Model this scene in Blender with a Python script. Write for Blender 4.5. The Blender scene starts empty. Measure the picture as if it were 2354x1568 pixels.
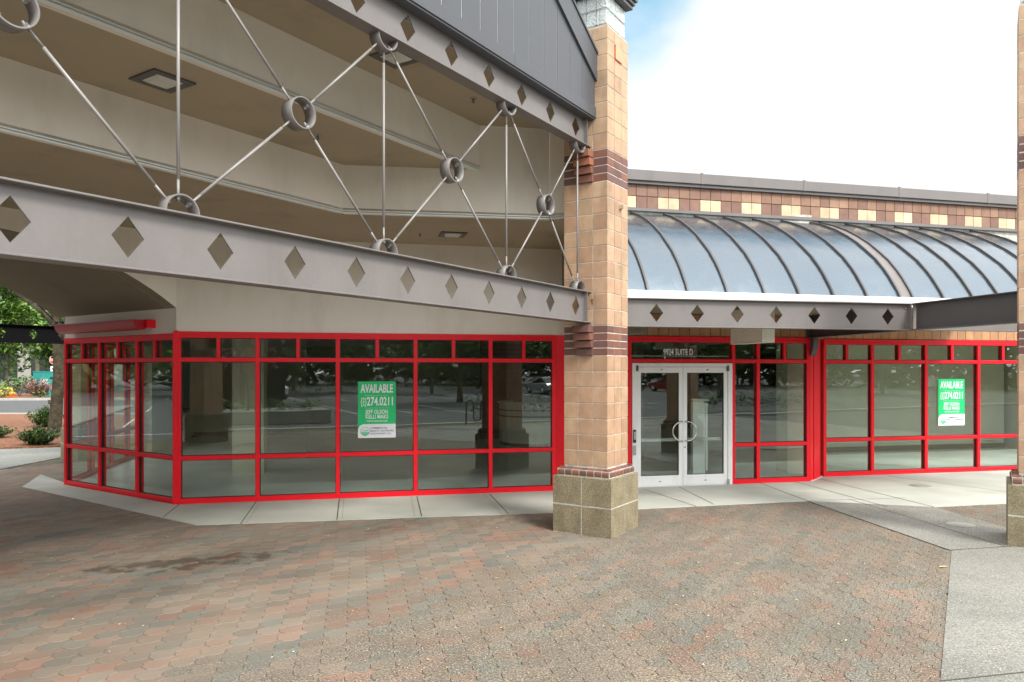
import bpy, bmesh, math, random
from mathutils import Vector, noise as mnoise
random.seed(11)
R = math.radians
S = bpy.context.scene
C = S.collection

# ------------------------------------------------------------------ camera
H = 2.1
F = 1682.0
CX, CY = 1176.5, 849.0                      # optical axis of the level camera in the photo (2353 px wide)
cam = bpy.data.cameras.new("camera")
cam.sensor_width = 36
cam.lens = 36 * F / 2353
cam.shift_y = (CY - 784) / 2353
cam.clip_end = 1500
camo = bpy.data.objects.new("camera", cam)
camo.location = (0, 0, H)
camo.rotation_euler = (R(90), 0, 0)
C.objects.link(camo)
S.camera = camo

# ------------------------------------------------------------------ world, sun, exposure
SUN_EL, SUN_AZ = R(46), R(143)              # azimuth clockwise from +Y
w = bpy.data.worlds.new("World")
S.world = w
w.use_nodes = True
nt = w.node_tree
nt.nodes.clear()
wo = nt.nodes.new("ShaderNodeOutputWorld")
sky = nt.nodes.new("ShaderNodeTexSky")
sky.sky_type = 'NISHITA'
sky.sun_disc = False
sky.sun_elevation = SUN_EL
sky.sun_rotation = SUN_AZ
sky.air_density = 1.0
sky.dust_density = 0.6
sky.ozone_density = 1.2
bg1 = nt.nodes.new("ShaderNodeBackground"); bg1.inputs[1].default_value = 0.14
tn = nt.nodes.new("ShaderNodeVectorMath"); tn.operation = 'MULTIPLY'; tn.inputs[1].default_value = (.80, 1.10, .92)
nt.links.new(sky.outputs[0], tn.inputs[0]); nt.links.new(tn.outputs[0], bg1.inputs[0])
bg2 = nt.nodes.new("ShaderNodeBackground")
tc = nt.nodes.new("ShaderNodeTexCoord")
mp = nt.nodes.new("ShaderNodeMapping"); mp.inputs['Scale'].default_value = (1, 1, 1.7); mp.inputs['Location'].default_value = (3.1, 0.4, 0.0)
nt.links.new(tc.outputs['Generated'], mp.inputs[0])
n1 = nt.nodes.new("ShaderNodeTexNoise"); n1.inputs['Scale'].default_value = 2.2; n1.inputs['Detail'].default_value = 9; n1.inputs['Roughness'].default_value = .55
nt.links.new(mp.outputs[0], n1.inputs[0])
# blue gaps in the cloud deck: a long one high up ahead, a small one low over the pillar
def gap(scale, centre, r0, r1, lo):
    v = nt.nodes.new("ShaderNodeVectorMath"); v.operation = 'MULTIPLY'; v.inputs[1].default_value = scale
    nt.links.new(tc.outputs['Generated'], v.inputs[0])
    d = nt.nodes.new("ShaderNodeVectorMath"); d.operation = 'DISTANCE'
    c = Vector(centre).normalized(); d.inputs[1].default_value = (c.x * scale[0], c.y * scale[1], c.z * scale[2])
    nt.links.new(v.outputs[0], d.inputs[0])
    m = nt.nodes.new("ShaderNodeMapRange")
    for i, q in enumerate((r0, r1, lo, .14)): m.inputs[i + 1].default_value = q
    nt.links.new(d.outputs['Value'], m.inputs[0]); return m.outputs[0]
ga_, gb_ = gap((.42, 1, 1.3), (.25, .72, .66), .12, .25, -.42), gap((1, 1, 1), (.135, .885, .445), .04, .15, -.23)
m1 = nt.nodes.new("ShaderNodeMath"); m1.operation = 'MINIMUM'
nt.links.new(ga_, m1.inputs[0]); nt.links.new(gb_, m1.inputs[1])
ad = nt.nodes.new("ShaderNodeMath"); ad.operation = 'ADD'
nt.links.new(n1.outputs['Fac'], ad.inputs[0]); nt.links.new(m1.outputs[0], ad.inputs[1])
cr = nt.nodes.new("ShaderNodeMapRange"); cr.interpolation_type = 'SMOOTHSTEP'
cr.inputs[1].default_value = .22; cr.inputs[2].default_value = .52; cr.inputs[3].default_value = .08
nt.links.new(ad.outputs[0], cr.inputs[0])
n2 = nt.nodes.new("ShaderNodeTexNoise"); n2.inputs['Scale'].default_value = 3.0; n2.inputs['Detail'].default_value = 6
nt.links.new(mp.outputs[0], n2.inputs[0])
cl = nt.nodes.new("ShaderNodeMapRange"); cl.inputs[1].default_value = .3; cl.inputs[2].default_value = .7; cl.inputs[3].default_value = .93; cl.inputs[4].default_value = 1.05
nt.links.new(n2.outputs['Fac'], cl.inputs[0])
bg2.inputs[0].default_value = (0.97, 0.985, 1.0, 1)
# the cloud deck is brightest round the hidden sun
ds = nt.nodes.new("ShaderNodeVectorMath"); ds.operation = 'DOT_PRODUCT'
ds.inputs[1].default_value = (math.sin(SUN_AZ) * math.cos(SUN_EL), math.cos(SUN_AZ) * math.cos(SUN_EL), math.sin(SUN_EL))
nt.links.new(tc.outputs['Generated'], ds.inputs[0])
gl_ = nt.nodes.new("ShaderNodeMapRange")
for i_, q_ in enumerate((-.05, 1.0, .55, 1.6)): gl_.inputs[i_ + 1].default_value = q_
nt.links.new(ds.outputs['Value'], gl_.inputs[0])
ml = nt.nodes.new("ShaderNodeMath"); ml.operation = 'MULTIPLY'
nt.links.new(cl.outputs[0], ml.inputs[0]); nt.links.new(gl_.outputs[0], ml.inputs[1])
nt.links.new(ml.outputs[0], bg2.inputs[1])
mx = nt.nodes.new("ShaderNodeMixShader")
nt.links.new(cr.outputs[0], mx.inputs[0]); nt.links.new(bg1.outputs[0], mx.inputs[1]); nt.links.new(bg2.outputs[0], mx.inputs[2])
nt.links.new(mx.outputs[0], wo.inputs[0])

sl = bpy.data.lights.new("sun", 'SUN')
sl.energy = 1.8
sl.angle = R(16)
sl.color = (1.0, .95, .87)
so = bpy.data.objects.new("sun", sl)
sd = Vector((math.sin(SUN_AZ) * math.cos(SUN_EL), math.cos(SUN_AZ) * math.cos(SUN_EL), math.sin(SUN_EL)))
so.rotation_euler = sd.to_track_quat('Z', 'Y').to_euler()
so.location = sd * 60
C.objects.link(so)
S.view_settings.view_transform = 'Standard'
S.view_settings.look = 'None'
S.view_settings.gamma = 1
S.view_settings.exposure = 1.05
S.cycles.max_bounces = 12
S.cycles.diffuse_bounces = 6
S.cycles.transparent_max_bounces = 24
S.cycles.transmission_bounces = 10
S.cycles.use_denoising = True

# ------------------------------------------------------------------ materials
def mat(name, col, rough=.7, metal=0.0, var=.12, vscale=3.0, bump=0.0, bscale=60.0, attr=False, spec=.5, fine=0.0, fscale=120.0, detail=6, coat=0.0, grime=0.0, gscale=1.6, gcol=(.10, .075, .045)):
    m = bpy.data.materials.new(name); m.use_nodes = True
    t = m.node_tree; b = t.nodes['Principled BSDF']
    b.inputs['Roughness'].default_value = rough
    b.inputs['Metallic'].default_value = metal
    b.inputs['Specular IOR Level'].default_value = spec
    b.inputs['Coat Weight'].default_value = coat
    tcn = t.nodes.new("ShaderNodeTexCoord")
    src = None
    if attr:
        a = t.nodes.new("ShaderNodeAttribute"); a.attribute_name = "col"; src = a.outputs['Color']
    else:
        a = t.nodes.new("ShaderNodeRGB"); a.outputs[0].default_value = (*col, 1); src = a.outputs[0]
    def vary(src, amt, scale, det):
        n = t.nodes.new("ShaderNodeTexNoise"); n.inputs['Scale'].default_value = scale; n.inputs['Detail'].default_value = det
        t.links.new(tcn.outputs['Object'], n.inputs[0])
        r = t.nodes.new("ShaderNodeMapRange"); r.inputs[1].default_value = .25; r.inputs[2].default_value = .75
        r.inputs[3].default_value = 1 - amt; r.inputs[4].default_value = 1 + amt
        t.links.new(n.outputs['Fac'], r.inputs[0])
        v = t.nodes.new("ShaderNodeVectorMath"); v.operation = 'SCALE'
        t.links.new(src, v.inputs[0]); t.links.new(r.outputs[0], v.inputs['Scale'])
        return v.outputs[0]
    src = vary(src, var, vscale, detail)
    if fine: src = vary(src, fine, fscale, 3)
    if grime:
        mpn = t.nodes.new("ShaderNodeMapping"); mpn.inputs['Scale'].default_value = (1, 1, .35)      # runs downwards
        t.links.new(tcn.outputs['Object'], mpn.inputs[0])
        n = t.nodes.new("ShaderNodeTexNoise"); n.inputs['Scale'].default_value = gscale; n.inputs['Detail'].default_value = 9; n.inputs['Roughness'].default_value = .65
        t.links.new(mpn.outputs[0], n.inputs[0])
        r = t.nodes.new("ShaderNodeMapRange"); r.inputs[1].default_value = .52; r.inputs[2].default_value = .74; r.inputs[4].default_value = grime
        t.links.new(n.outputs['Fac'], r.inputs[0])
        mg = t.nodes.new("ShaderNodeMix"); mg.data_type = 'RGBA'; t.links.new(r.outputs[0], mg.inputs[0]); t.links.new(src, mg.inputs[6]); mg.inputs[7].default_value = (*gcol, 1)
        src = mg.outputs[2]
    t.links.new(src, b.inputs['Base Color'])
    if bump:
        n = t.nodes.new("ShaderNodeTexNoise"); n.inputs['Scale'].default_value = bscale; n.inputs['Detail'].default_value = 4
        t.links.new(tcn.outputs['Object'], n.inputs[0])
        bp = t.nodes.new("ShaderNodeBump"); bp.inputs['Strength'].default_value = bump; bp.inputs['Distance'].default_value = .004
        t.links.new(n.outputs['Fac'], bp.inputs['Height']); t.links.new(bp.outputs[0], b.inputs['Normal'])
    return m

def glassmat(name, tint, ior=1.9, rough=0.0):
    m = bpy.data.materials.new(name); m.use_nodes = True
    t = m.node_tree; t.nodes.clear()
    o = t.nodes.new("ShaderNodeOutputMaterial")
    tr = t.nodes.new("ShaderNodeBsdfTransparent"); tr.inputs[0].default_value = (*tint, 1)
    gl = t.nodes.new("ShaderNodeBsdfGlossy"); gl.inputs['Roughness'].default_value = rough; gl.inputs[0].default_value = (.94, 1, .96, 1)
    lw = t.nodes.new("ShaderNodeLayerWeight"); lw.inputs[0].default_value = .5
    pw_ = t.nodes.new("ShaderNodeMath"); pw_.operation = 'POWER'; pw_.inputs[1].default_value = 4.0
    t.links.new(lw.outputs['Facing'], pw_.inputs[0])
    fr = t.nodes.new("ShaderNodeMapRange"); fr.inputs[3].default_value = ((ior - 1) / (ior + 1)) ** 2; fr.inputs[4].default_value = 1.0
    t.links.new(pw_.outputs[0], fr.inputs[0])
    # faint waviness of real float glass
    tcn = t.nodes.new("ShaderNodeTexCoord"); n = t.nodes.new("ShaderNodeTexNoise"); n.inputs['Scale'].default_value = 1.3; n.inputs['Detail'].default_value = 1
    bp = t.nodes.new("ShaderNodeBump"); bp.inputs['Strength'].default_value = .05; bp.inputs['Distance'].default_value = .02
    t.links.new(tcn.outputs['Object'], n.inputs[0]); t.links.new(n.outputs['Fac'], bp.inputs['Height'])
    t.links.new(bp.outputs[0], gl.inputs['Normal'])
    mx = t.nodes.new("ShaderNodeMixShader")
    t.links.new(fr.outputs[0], mx.inputs[0]); t.links.new(tr.outputs[0], mx.inputs[1]); t.links.new(gl.outputs[0], mx.inputs[2])
    t.links.new(mx.outputs[0], o.inputs[0])
    return m

M = {}
M['red'] = mat('red_paint', (.86, .006, .018), .42, var=.05, vscale=2, spec=.35, grime=.18, gscale=4, gcol=(.30, .02, .02))
M['steel'] = mat('taupe_steel_paint', (.175, .161, .155), .42, var=.07, vscale=2.5, bump=.10, bscale=25, fine=.03, fscale=30, grime=.30, gscale=2.2, gcol=(.09, .07, .055))
M['rod'] = mat('lit_steel_paint', (.25, .235, .225), .35, var=.05)  # beam paint lightened, the rods' bright reflections put into the colour
M['darksteel'] = mat('dark_steel_paint', (.085, .08, .08), .42, var=.06)
M['beamshade'] = mat('shaded_beam_steel', (.008, .008, .009), .95, var=.05, spec=.1)  # unlit look of the far truss painted in as near-black
M['black'] = mat('black_paint', (.02, .02, .022), .5, var=.05)
M['clad'] = mat('grey_metal_cladding', (.075, .08, .09), .38, metal=0, spec=.4, var=.03, vscale=1.5, grime=.2, gscale=1.5)
M['galv'] = mat('galvanised', (.45, .45, .44), .35, metal=.8, var=.1, vscale=20)
M['wall'] = mat('cream_stucco', (.80, .76, .68), .85, var=.035, vscale=1.2, bump=.12, bscale=220, grime=.22, gscale=1.3, gcol=(.30, .25, .17))
M['soffit'] = mat('shaded_cream_soffit', (.41, .35, .25), .9, var=.05, vscale=.9, bump=.15, bscale=200, grime=.35, gscale=1.1, gcol=(.16, .12, .07))  # same cream as the walls, ceiling shade put into the colour
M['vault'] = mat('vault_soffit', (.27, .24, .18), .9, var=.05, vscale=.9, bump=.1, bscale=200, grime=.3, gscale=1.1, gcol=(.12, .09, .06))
M['trim'] = mat('pale_edge_trim', (.80, .87, .87), .3, metal=.1, var=.05)
M['white'] = mat('white_paint', (.80, .81, .80), .4, var=.04)
M['alu'] = mat('anodised_aluminium', (.86, .87, .87), .4, metal=0, var=.03, grime=.18, gscale=4, gcol=(.35, .33, .30))
M['chrome'] = mat('brushed_steel', (.65, .64, .62), .18, metal=1, var=.03)
M['offwhite'] = mat('off_white_panel', (.70, .69, .58), .45, var=.03)
M['tile'] = mat('glazed_tile', (1, 1, 1), .62, attr=True, var=.16, vscale=7, fine=.10, fscale=160, bump=.25, bscale=120, grime=.45, gscale=3.2, gcol=(.15, .10, .06))
M['mortar'] = mat('mortar', (.50, .49, .43), .9, var=.35, vscale=9)
M['mortard'] = mat('dark_mortar', (.20, .18, .13), .9, var=.35, vscale=9)
M['base'] = mat('ground_face_block', (.235, .20, .125), .85, var=.22, vscale=5, fine=.55, fscale=75, bump=.5, bscale=90, grime=.5, gscale=3.0, gcol=(.10, .08, .05))
M['asphalt'] = mat('asphalt', (.085, .088, .09), .9, var=.15, vscale=1.0, fine=.25, fscale=60, bump=.4, bscale=50)
M['line'] = mat('white_road_paint', (.6, .6, .58), .8, var=.15)
M['kerb'] = mat('kerb_concrete', (.40, .39, .35), .85, var=.15)
M['mulch'] = mat('bark_mulch', (.20, .085, .04), .95, var=.5, vscale=9, fine=.6, fscale=30, bump=1, bscale=25)
M['floor'] = mat('polished_floor', (.78, .82, .79), .30, var=.08, vscale=1.2)
M['intwall'] = mat('interior_plaster', (.56, .55, .42), .9, var=.05)
M['intdark'] = mat('interior_brown', (.12, .10, .08), .8, var=.1)
M['ceilgrey'] = mat('interior_ceiling', (.40, .40, .37), .9, var=.1)
M['teal'] = mat('teal_paint', (.02, .26, .23), .5, var=.06)
M['bark'] = mat('mossy_bark', (.05, .043, .024), .95, var=.75, vscale=7, fine=.5, fscale=20, bump=1, bscale=18)
M['barkpale'] = mat('pale_bark', (.17, .14, .10), .9, var=.3, vscale=4)
M['leafb'] = mat('leaf_green', (.10, .22, .022), .5, attr=True, var=.15)
M['concwall'] = mat('far_concrete', (.33, .32, .28), .85, var=.12)
M['darkglass'] = mat('dark_window_glass', (.015, .02, .022), .12, var=.1)
M['joint'] = mat('joint_dirt', (.075, .07, .05), .95, var=.4, vscale=6)
M['sand'] = mat('paver_sand', (.11, .095, .06), .95, var=.4, vscale=4)
M['green'] = mat('sign_green', (.004, .56, .17), .45, var=.02)
M['paper'] = mat('sign_white', (.82, .84, .88), .5, var=.01)
M['ink'] = mat('sign_ink', (.02, .06, .11), .5, var=.02)
M['mint'] = mat('pale_lettering', (.86, 1.0, .92), .5, var=.02)
M['redtile'] = mat('red_accent_tile', (.62, .09, .06), .4, var=.05)
M['salmon'] = mat('salmon_tile', (.62, .34, .19), .5, var=.08)
M['lcore'] = mat('lantern_core', (.42, .52, .50), .5, var=.3, vscale=8)
M['orange'] = mat('orange_plastic', (.85, .16, .01), .5, var=.05)
M['lens'] = mat('frosted_lens', (.62, .62, .58), .3, var=.10, vscale=6)
M['stop'] = mat('stop_red', (.62, .03, .02), .4, var=.02)
M['glass'] = glassmat('window_glass', (.93, .975, .95), 1.85)
M['glassblock'] = None

def glassblock():
    m = bpy.data.materials.new('glass_block'); m.use_nodes = True
    t = m.node_tree; b = t.nodes['Principled BSDF']
    b.inputs['Base Color'].default_value = (.93, .99, .97, 1); b.inputs['Roughness'].default_value = .05
    b.inputs['Transmission Weight'].default_value = .55; b.inputs['IOR'].default_value = 1.45
    tcn = t.nodes.new("ShaderNodeTexCoord"); wv = t.nodes.new("ShaderNodeTexNoise"); wv.inputs['Scale'].default_value = 14; wv.inputs['Distortion'].default_value = 2
    bp = t.nodes.new("ShaderNodeBump"); bp.inputs['Strength'].default_value = .9; bp.inputs['Distance'].default_value = .02
    t.links.new(tcn.outputs['Object'], wv.inputs[0]); t.links.new(wv.outputs['Fac'], bp.inputs['Height']); t.links.new(bp.outputs[0], b.inputs['Normal'])
    return m
M['glassblock'] = glassblock()

def canopymat():
    m = bpy.data.materials.new('canopy_glazing'); m.use_nodes = True
    t = m.node_tree; b = t.nodes['Principled BSDF']
    b.inputs['Base Color'].default_value = (.145, .18, .21, 1)
    b.inputs['Roughness'].default_value = .22; b.inputs['Metallic'].default_value = .8
    b.inputs['Specular IOR Level'].default_value = .6
    tcn = t.nodes.new("ShaderNodeTexCoord"); n = t.nodes.new("ShaderNodeTexNoise"); n.inputs['Scale'].default_value = 1.7; n.inputs['Detail'].default_value = 3
    bp = t.nodes.new("ShaderNodeBump"); bp.inputs['Strength'].default_value = .25; bp.inputs['Distance'].default_value = .02
    t.links.new(tcn.outputs['Object'], n.inputs[0]); t.links.new(n.outputs['Fac'], bp.inputs['Height']); t.links.new(bp.outputs[0], b.inputs['Normal'])
    n2_ = t.nodes.new("ShaderNodeTexNoise"); n2_.inputs['Scale'].default_value = 5; n2_.inputs['Detail'].default_value = 8
    t.links.new(tcn.outputs['Object'], n2_.inputs[0])
    rm = t.nodes.new("ShaderNodeMapRange"); rm.inputs[1].default_value = .3; rm.inputs[2].default_value = .7; rm.inputs[3].default_value = .17; rm.inputs[4].default_value = .32
    t.links.new(n2_.outputs['Fac'], rm.inputs[0]); t.links.new(rm.outputs[0], b.inputs['Roughness'])
    b.inputs['Coat Weight'].default_value = .15; b.inputs['Coat Roughness'].default_value = .13; b.inputs['Coat IOR'].default_value = 1.6
    return m
M['canopy'] = canopymat()

def pavermat():
    m = bpy.data.materials.new('concrete_pavers'); m.use_nodes = True
    t = m.node_tree; b = t.nodes['Principled BSDF']
    b.inputs['Roughness'].default_value = .88; b.inputs['Specular IOR Level'].default_value = .3
    tcn = t.nodes.new("ShaderNodeTexCoord")
    a = t.nodes.new("ShaderNodeAttribute"); a.attribute_name = "col"
    def N(scale, det=4):
        n = t.nodes.new("ShaderNodeTexNoise"); n.inputs['Scale'].default_value = scale; n.inputs['Detail'].default_value = det
        t.links.new(tcn.outputs['Object'], n.inputs[0]); return n.outputs['Fac']
    def MR(src, a0, a1, b0, b1, smooth=False):
        r = t.nodes.new("ShaderNodeMapRange")
        if smooth: r.interpolation_type = 'SMOOTHSTEP'
        for i, v in enumerate((a0, a1, b0, b1)): r.inputs[i + 1].default_value = v
        t.links.new(src, r.inputs[0]); return r.outputs[0]
    def OP(op, x, y=0.0):
        n = t.nodes.new("ShaderNodeMath"); n.operation = op
        for i, v in enumerate((x, y)):
            if isinstance(v, (int, float)): n.inputs[i].default_value = v
            else: t.links.new(v, n.inputs[i])
        return n.outputs[0]
    def MIX(f, x, y):
        n = t.nodes.new("ShaderNodeMix"); n.data_type = 'RGBA'
        if isinstance(f, (int, float)): n.inputs[0].default_value = f
        else: t.links.new(f, n.inputs[0])
        for i, v in ((6, x), (7, y)):
            if isinstance(v, tuple): n.inputs[i].default_value = (*v, 1)
            else: t.links.new(v, n.inputs[i])
        return n.outputs[2]
    v = t.nodes.new("ShaderNodeVectorMath"); v.operation = 'SCALE'
    t.links.new(a.outputs['Color'], v.inputs[0]); t.links.new(MR(N(1.1, 6), .3, .7, .86, 1.14), v.inputs['Scale'])
    col = v.outputs[0]
    # exposed aggregate where rain has worn the face (outside the roof line), dark and pale grains
    sp = t.nodes.new("ShaderNodeSeparateXYZ"); t.links.new(tcn.outputs['Object'], sp.inputs[0])
    # distance to the right of the canopy beam line (direction 56.9 deg through 0.95, 9.35)
    d = OP('SUBTRACT', OP('MULTIPLY', OP('SUBTRACT', sp.outputs[0], .95), .838), OP('MULTIPLY', OP('SUBTRACT', sp.outputs[1], 9.35), .546))
    wear = MR(OP('ADD', d, OP('MULTIPLY', OP('SUBTRACT', N(1.4, 5), .5), 3.2)), -.8, .7, 0, 1, True)
    grain = N(62, 3)
    dark = OP('MULTIPLY', MR(grain, .47, .57, 0, .80), wear)
    pale = OP('MULTIPLY', MR(N(75, 2), .60, .68, 0, .85), wear)
    col = MIX(dark, col, (.07, .065, .055))
    col = MIX(pale, col, (.56, .47, .32))
    col = MIX(OP('MULTIPLY', MR(N(.55, 5), .5, .72, 0, .42), wear), col, (.10, .09, .07))
    # old spill
    u = OP('ADD', OP('MULTIPLY', OP('SUBTRACT', sp.outputs[0], -3.55), .92), OP('MULTIPLY', OP('SUBTRACT', sp.outputs[1], 7.95), .39))
    vv = OP('ADD', OP('MULTIPLY', OP('SUBTRACT', sp.outputs[0], -3.55), -.39), OP('MULTIPLY', OP('SUBTRACT', sp.outputs[1], 7.95), .92))
    rr = OP('ADD', OP('POWER', OP('ABSOLUTE', OP('DIVIDE', u, 1.15)), 2.0), OP('POWER', OP('ABSOLUTE', OP('DIVIDE', vv, .32)), 2.0))
    st = MR(OP('ADD', rr, OP('MULTIPLY', OP('SUBTRACT', N(4.5, 6), .5), 5.0)), .0, .9, .68, 0, True)
    col = MIX(st, col, (.055, .035, .02))
    t.links.new(col, b.inputs['Base Color'])
    bp = t.nodes.new("ShaderNodeBump"); bp.inputs['Strength'].default_value = .5; bp.inputs['Distance'].default_value = .004
    t.links.new(OP('MULTIPLY', grain, MR(wear, 0, 1, .25, 1)), bp.inputs['Height']); t.links.new(bp.outputs[0], b.inputs['Normal'])
    return m
M['paver'] = pavermat()

def concmat(name, col, agg, dirt=.3):
    m = bpy.data.materials.new(name); m.use_nodes = True
    t = m.node_tree; b = t.nodes['Principled BSDF']; b.inputs['Roughness'].default_value = .85; b.inputs['Specular IOR Level'].default_value = .3
    tcn = t.nodes.new("ShaderNodeTexCoord")
    def N(scale, det=4):
        n = t.nodes.new("ShaderNodeTexNoise"); n.inputs['Scale'].default_value = scale; n.inputs['Detail'].default_value = det
        t.links.new(tcn.outputs['Object'], n.inputs[0]); return n.outputs['Fac']
    def MR(src, a0, a1, b0, b1):
        r = t.nodes.new("ShaderNodeMapRange")
        for i, v in enumerate((a0, a1, b0, b1)): r.inputs[i + 1].default_value = v
        t.links.new(src, r.inputs[0]); return r.outputs[0]
    def MIX(f, x, y):
        n = t.nodes.new("ShaderNodeMix"); n.data_type = 'RGBA'; t.links.new(f, n.inputs[0])
        for i, v in ((6, x), (7, y)):
            if isinstance(v, tuple): n.inputs[i].default_value = (*v, 1)
            else: t.links.new(v, n.inputs[i])
        return n.outputs[2]
    c = MIX(MR(N(.8, 8), .35, .65, 0, 1), tuple(x * .88 for x in col), tuple(min(1, x * 1.1) for x in col))
    c = MIX(MR(N(.45, 6), .54, .70, 0, dirt), c, (.11, .105, .09))
    if agg:
        c = MIX(MR(N(62, 3), .50, .60, 0, agg), c, (.11, .105, .09))
        c = MIX(MR(N(80, 2), .60, .68, 0, agg), c, (.58, .55, .46))
    t.links.new(c, b.inputs['Base Color'])
    bp = t.nodes.new("ShaderNodeBump"); bp.inputs['Strength'].default_value = .3 + agg * .4; bp.inputs['Distance'].default_value = .003
    t.links.new(N(95 if agg else 40, 3), bp.inputs['Height']); t.links.new(bp.outputs[0], b.inputs['Normal'])
    return m
M['conc'] = concmat('smooth_concrete', (.48, .495, .44), 0, .34)
M['aggr'] = concmat('aggregate_concrete', (.25, .248, .22), .7, .8)
M['aggrdark'] = concmat('aggregate_path', (.26, .27, .25), .5, .3)

# ------------------------------------------------------------------ mesh helpers
class MB:
    def __init__(s): s.v = []; s.f = []; s.m = []; s.c = []; s.cur = 0; s.col = (1, 1, 1); s.sm = []; s.smooth = False
    def add(s, verts, faces):
        o = len(s.v); s.v += [tuple(x) for x in verts]
        for f in faces:
            s.f.append(tuple(i + o for i in f)); s.m.append(s.cur); s.c.append(s.col); s.sm.append(s.smooth)
    def prism(s, poly, z0, z1, ch=0):
        n = len(poly)
        a = sum(poly[i][0] * poly[(i + 1) % n][1] - poly[(i + 1) % n][0] * poly[i][1] for i in range(n))
        if a < 0: poly = poly[::-1]
        vs = [(p[0], p[1], z0) for p in poly] + [(p[0], p[1], z1) for p in poly]
        fs = [tuple(range(n))[::-1], tuple(range(n, 2 * n))] + [(i, (i + 1) % n, n + (i + 1) % n, n + i) for i in range(n)]
        s.add(vs, fs)
    def box(s, o, d, s0, s1, n0, n1, z0, z1):      # oriented box; s along d, n along its left normal
        dx, dy = d; nx, ny = -dy, dx
        P = lambda a, b: (o[0] + dx * a + nx * b, o[1] + dy * a + ny * b)
        s.prism([P(s0, n0), P(s1, n0), P(s1, n1), P(s0, n1)], z0, z1)
    def cbox(s, o, d, s0, s1, n0, n1, z0, z1, c=.006):   # box with small chamfers
        dx, dy = d; nx, ny = -dy, dx
        vs = []
        for (i, zz, k) in ((0, z0, c), (1, z0 + c, 0), (2, z1 - c, 0), (3, z1, c)):
            a0, a1, b0, b1 = s0 + k, s1 - k, n0 + k, n1 - k
            for a, b in ((a0, b0), (a1, b0), (a1, b1), (a0, b1)):
                vs.append((o[0] + dx * a + nx * b, o[1] + dy * a + ny * b, zz))
        fs = [(3, 2, 1, 0), (12, 13, 14, 15)]
        for r in range(3):
            for i in range(4):
                j = (i + 1) % 4
                fs.append((r * 4 + i, r * 4 + j, r * 4 + 4 + j, r * 4 + 4 + i))
        s.add(vs, fs)
    def tube(s, pts, r, n=8, cap=True):
        pts = [Vector(p) for p in pts]
        rs = r if isinstance(r, (list, tuple)) else [r] * len(pts)
        vs = []; fs = []; prev = None
        for i, p in enumerate(pts):
            d = (pts[min(i + 1, len(pts) - 1)] - pts[max(i - 1, 0)]).normalized()
            if prev is None:
                a = Vector((0, 0, 1)) if abs(d.z) < .9 else Vector((1, 0, 0)); u = d.cross(a).normalized()
            else: u = (prev - d * prev.dot(d)).normalized()
            prev = u; v = d.cross(u)
            for k in range(n):
                t = 2 * math.pi * k / n
                vs.append(p + (u * math.cos(t) + v * math.sin(t)) * rs[i])
        for i in range(len(pts) - 1):
            for k in range(n):
                fs.append((i * n + k, i * n + (k + 1) % n, (i + 1) * n + (k + 1) % n, (i + 1) * n + k))
        if cap: fs += [tuple(range(n))[::-1], tuple(range((len(pts) - 1) * n, len(pts) * n))]
        sm = s.smooth; s.smooth = n > 6; s.add(vs, fs); s.smooth = sm
    def build(s, name, mats, parent=None, smooth=False):
        me = bpy.data.meshes.new(name)
        me.from_pydata(s.v, [], s.f)
        if not isinstance(mats, (list, tuple)): mats = [mats]
        for m in mats: me.materials.append(m)
        me.polygons.foreach_set("material_index", s.m)
        me.polygons.foreach_set("use_smooth", [True] * len(s.f) if smooth else s.sm)
        if any(c != (1, 1, 1) for c in s.c):
            at = me.attributes.new("col", 'FLOAT_COLOR', 'FACE')
            flat = []
            for c in s.c: flat += [c[0], c[1], c[2], 1]
            at.data.foreach_set("color", flat)
        me.update()
        ob = bpy.data.objects.new(name, me); C.objects.link(ob)
        if parent:
            ob.parent = parent
            ob.location = -parent_world(parent)
        return ob

def parent_world(p):
    v = Vector((0, 0, 0))
    while p is not None: v = v + Vector(p.location); p = p.parent
    return v

def tag(o, label=None, cat=None, group=None, kind=None):
    if label: o['label'] = label
    if cat: o['category'] = cat
    if group: o['group'] = group
    if kind: o['kind'] = kind
    return o
def thing(name, loc, label, cat, group=None):
    o = bpy.data.objects.new(name, None); o.location = loc; o.empty_display_size = .2; C.objects.link(o)
    return tag(o, label, cat, group)
def copy_tree(o, parent=None):
    c = o.copy(); C.objects.link(c)
    if parent: c.parent = parent
    for k in kids[o.name]: copy_tree(k, c)
    return c
kids = {}
def index_tree(o):
    kids[o.name] = [x for x in bpy.data.objects if x.parent == o]
    for k in kids[o.name]: index_tree(k)

def dirv(a): return (math.cos(R(a)), math.sin(R(a)))
def neg(d): return (-d[0], -d[1])
def at(o, d, s, n=0): return (o[0] + d[0] * s - d[1] * n, o[1] + d[1] * s + d[0] * n)
def G(x, y):                                 # survey: ground point seen at photo position
    Y = F * H / (y - CY); return ((x - CX) / F * Y, Y)

AD = dirv(12.3)        # shop front direction
ND = dirv(102.3)       # into the shop
BD = dirv(56.9)        # canopy grid
CD = dirv(146.7)
P0 = (-5.22, 11.38)    # corner of the shop front
ZT, ZR, ZM = 2.69, 2.25, .715

# ------------------------------------------------------------------ ground
gm = MB(); gm.prism([(-400, -300), (400, -300), (400, 500), (-400, 500)], -.5, -.09)
gr = gm.build('ground', M['asphalt']); tag(gr, kind='structure')
bed = MB(); bed.prism([(-17, -2.5), (16, -2.5), (16, 22), (-17, 22)], -.088, -.012)
tag(bed.build('paving_bed', M['sand']), kind='structure')

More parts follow.
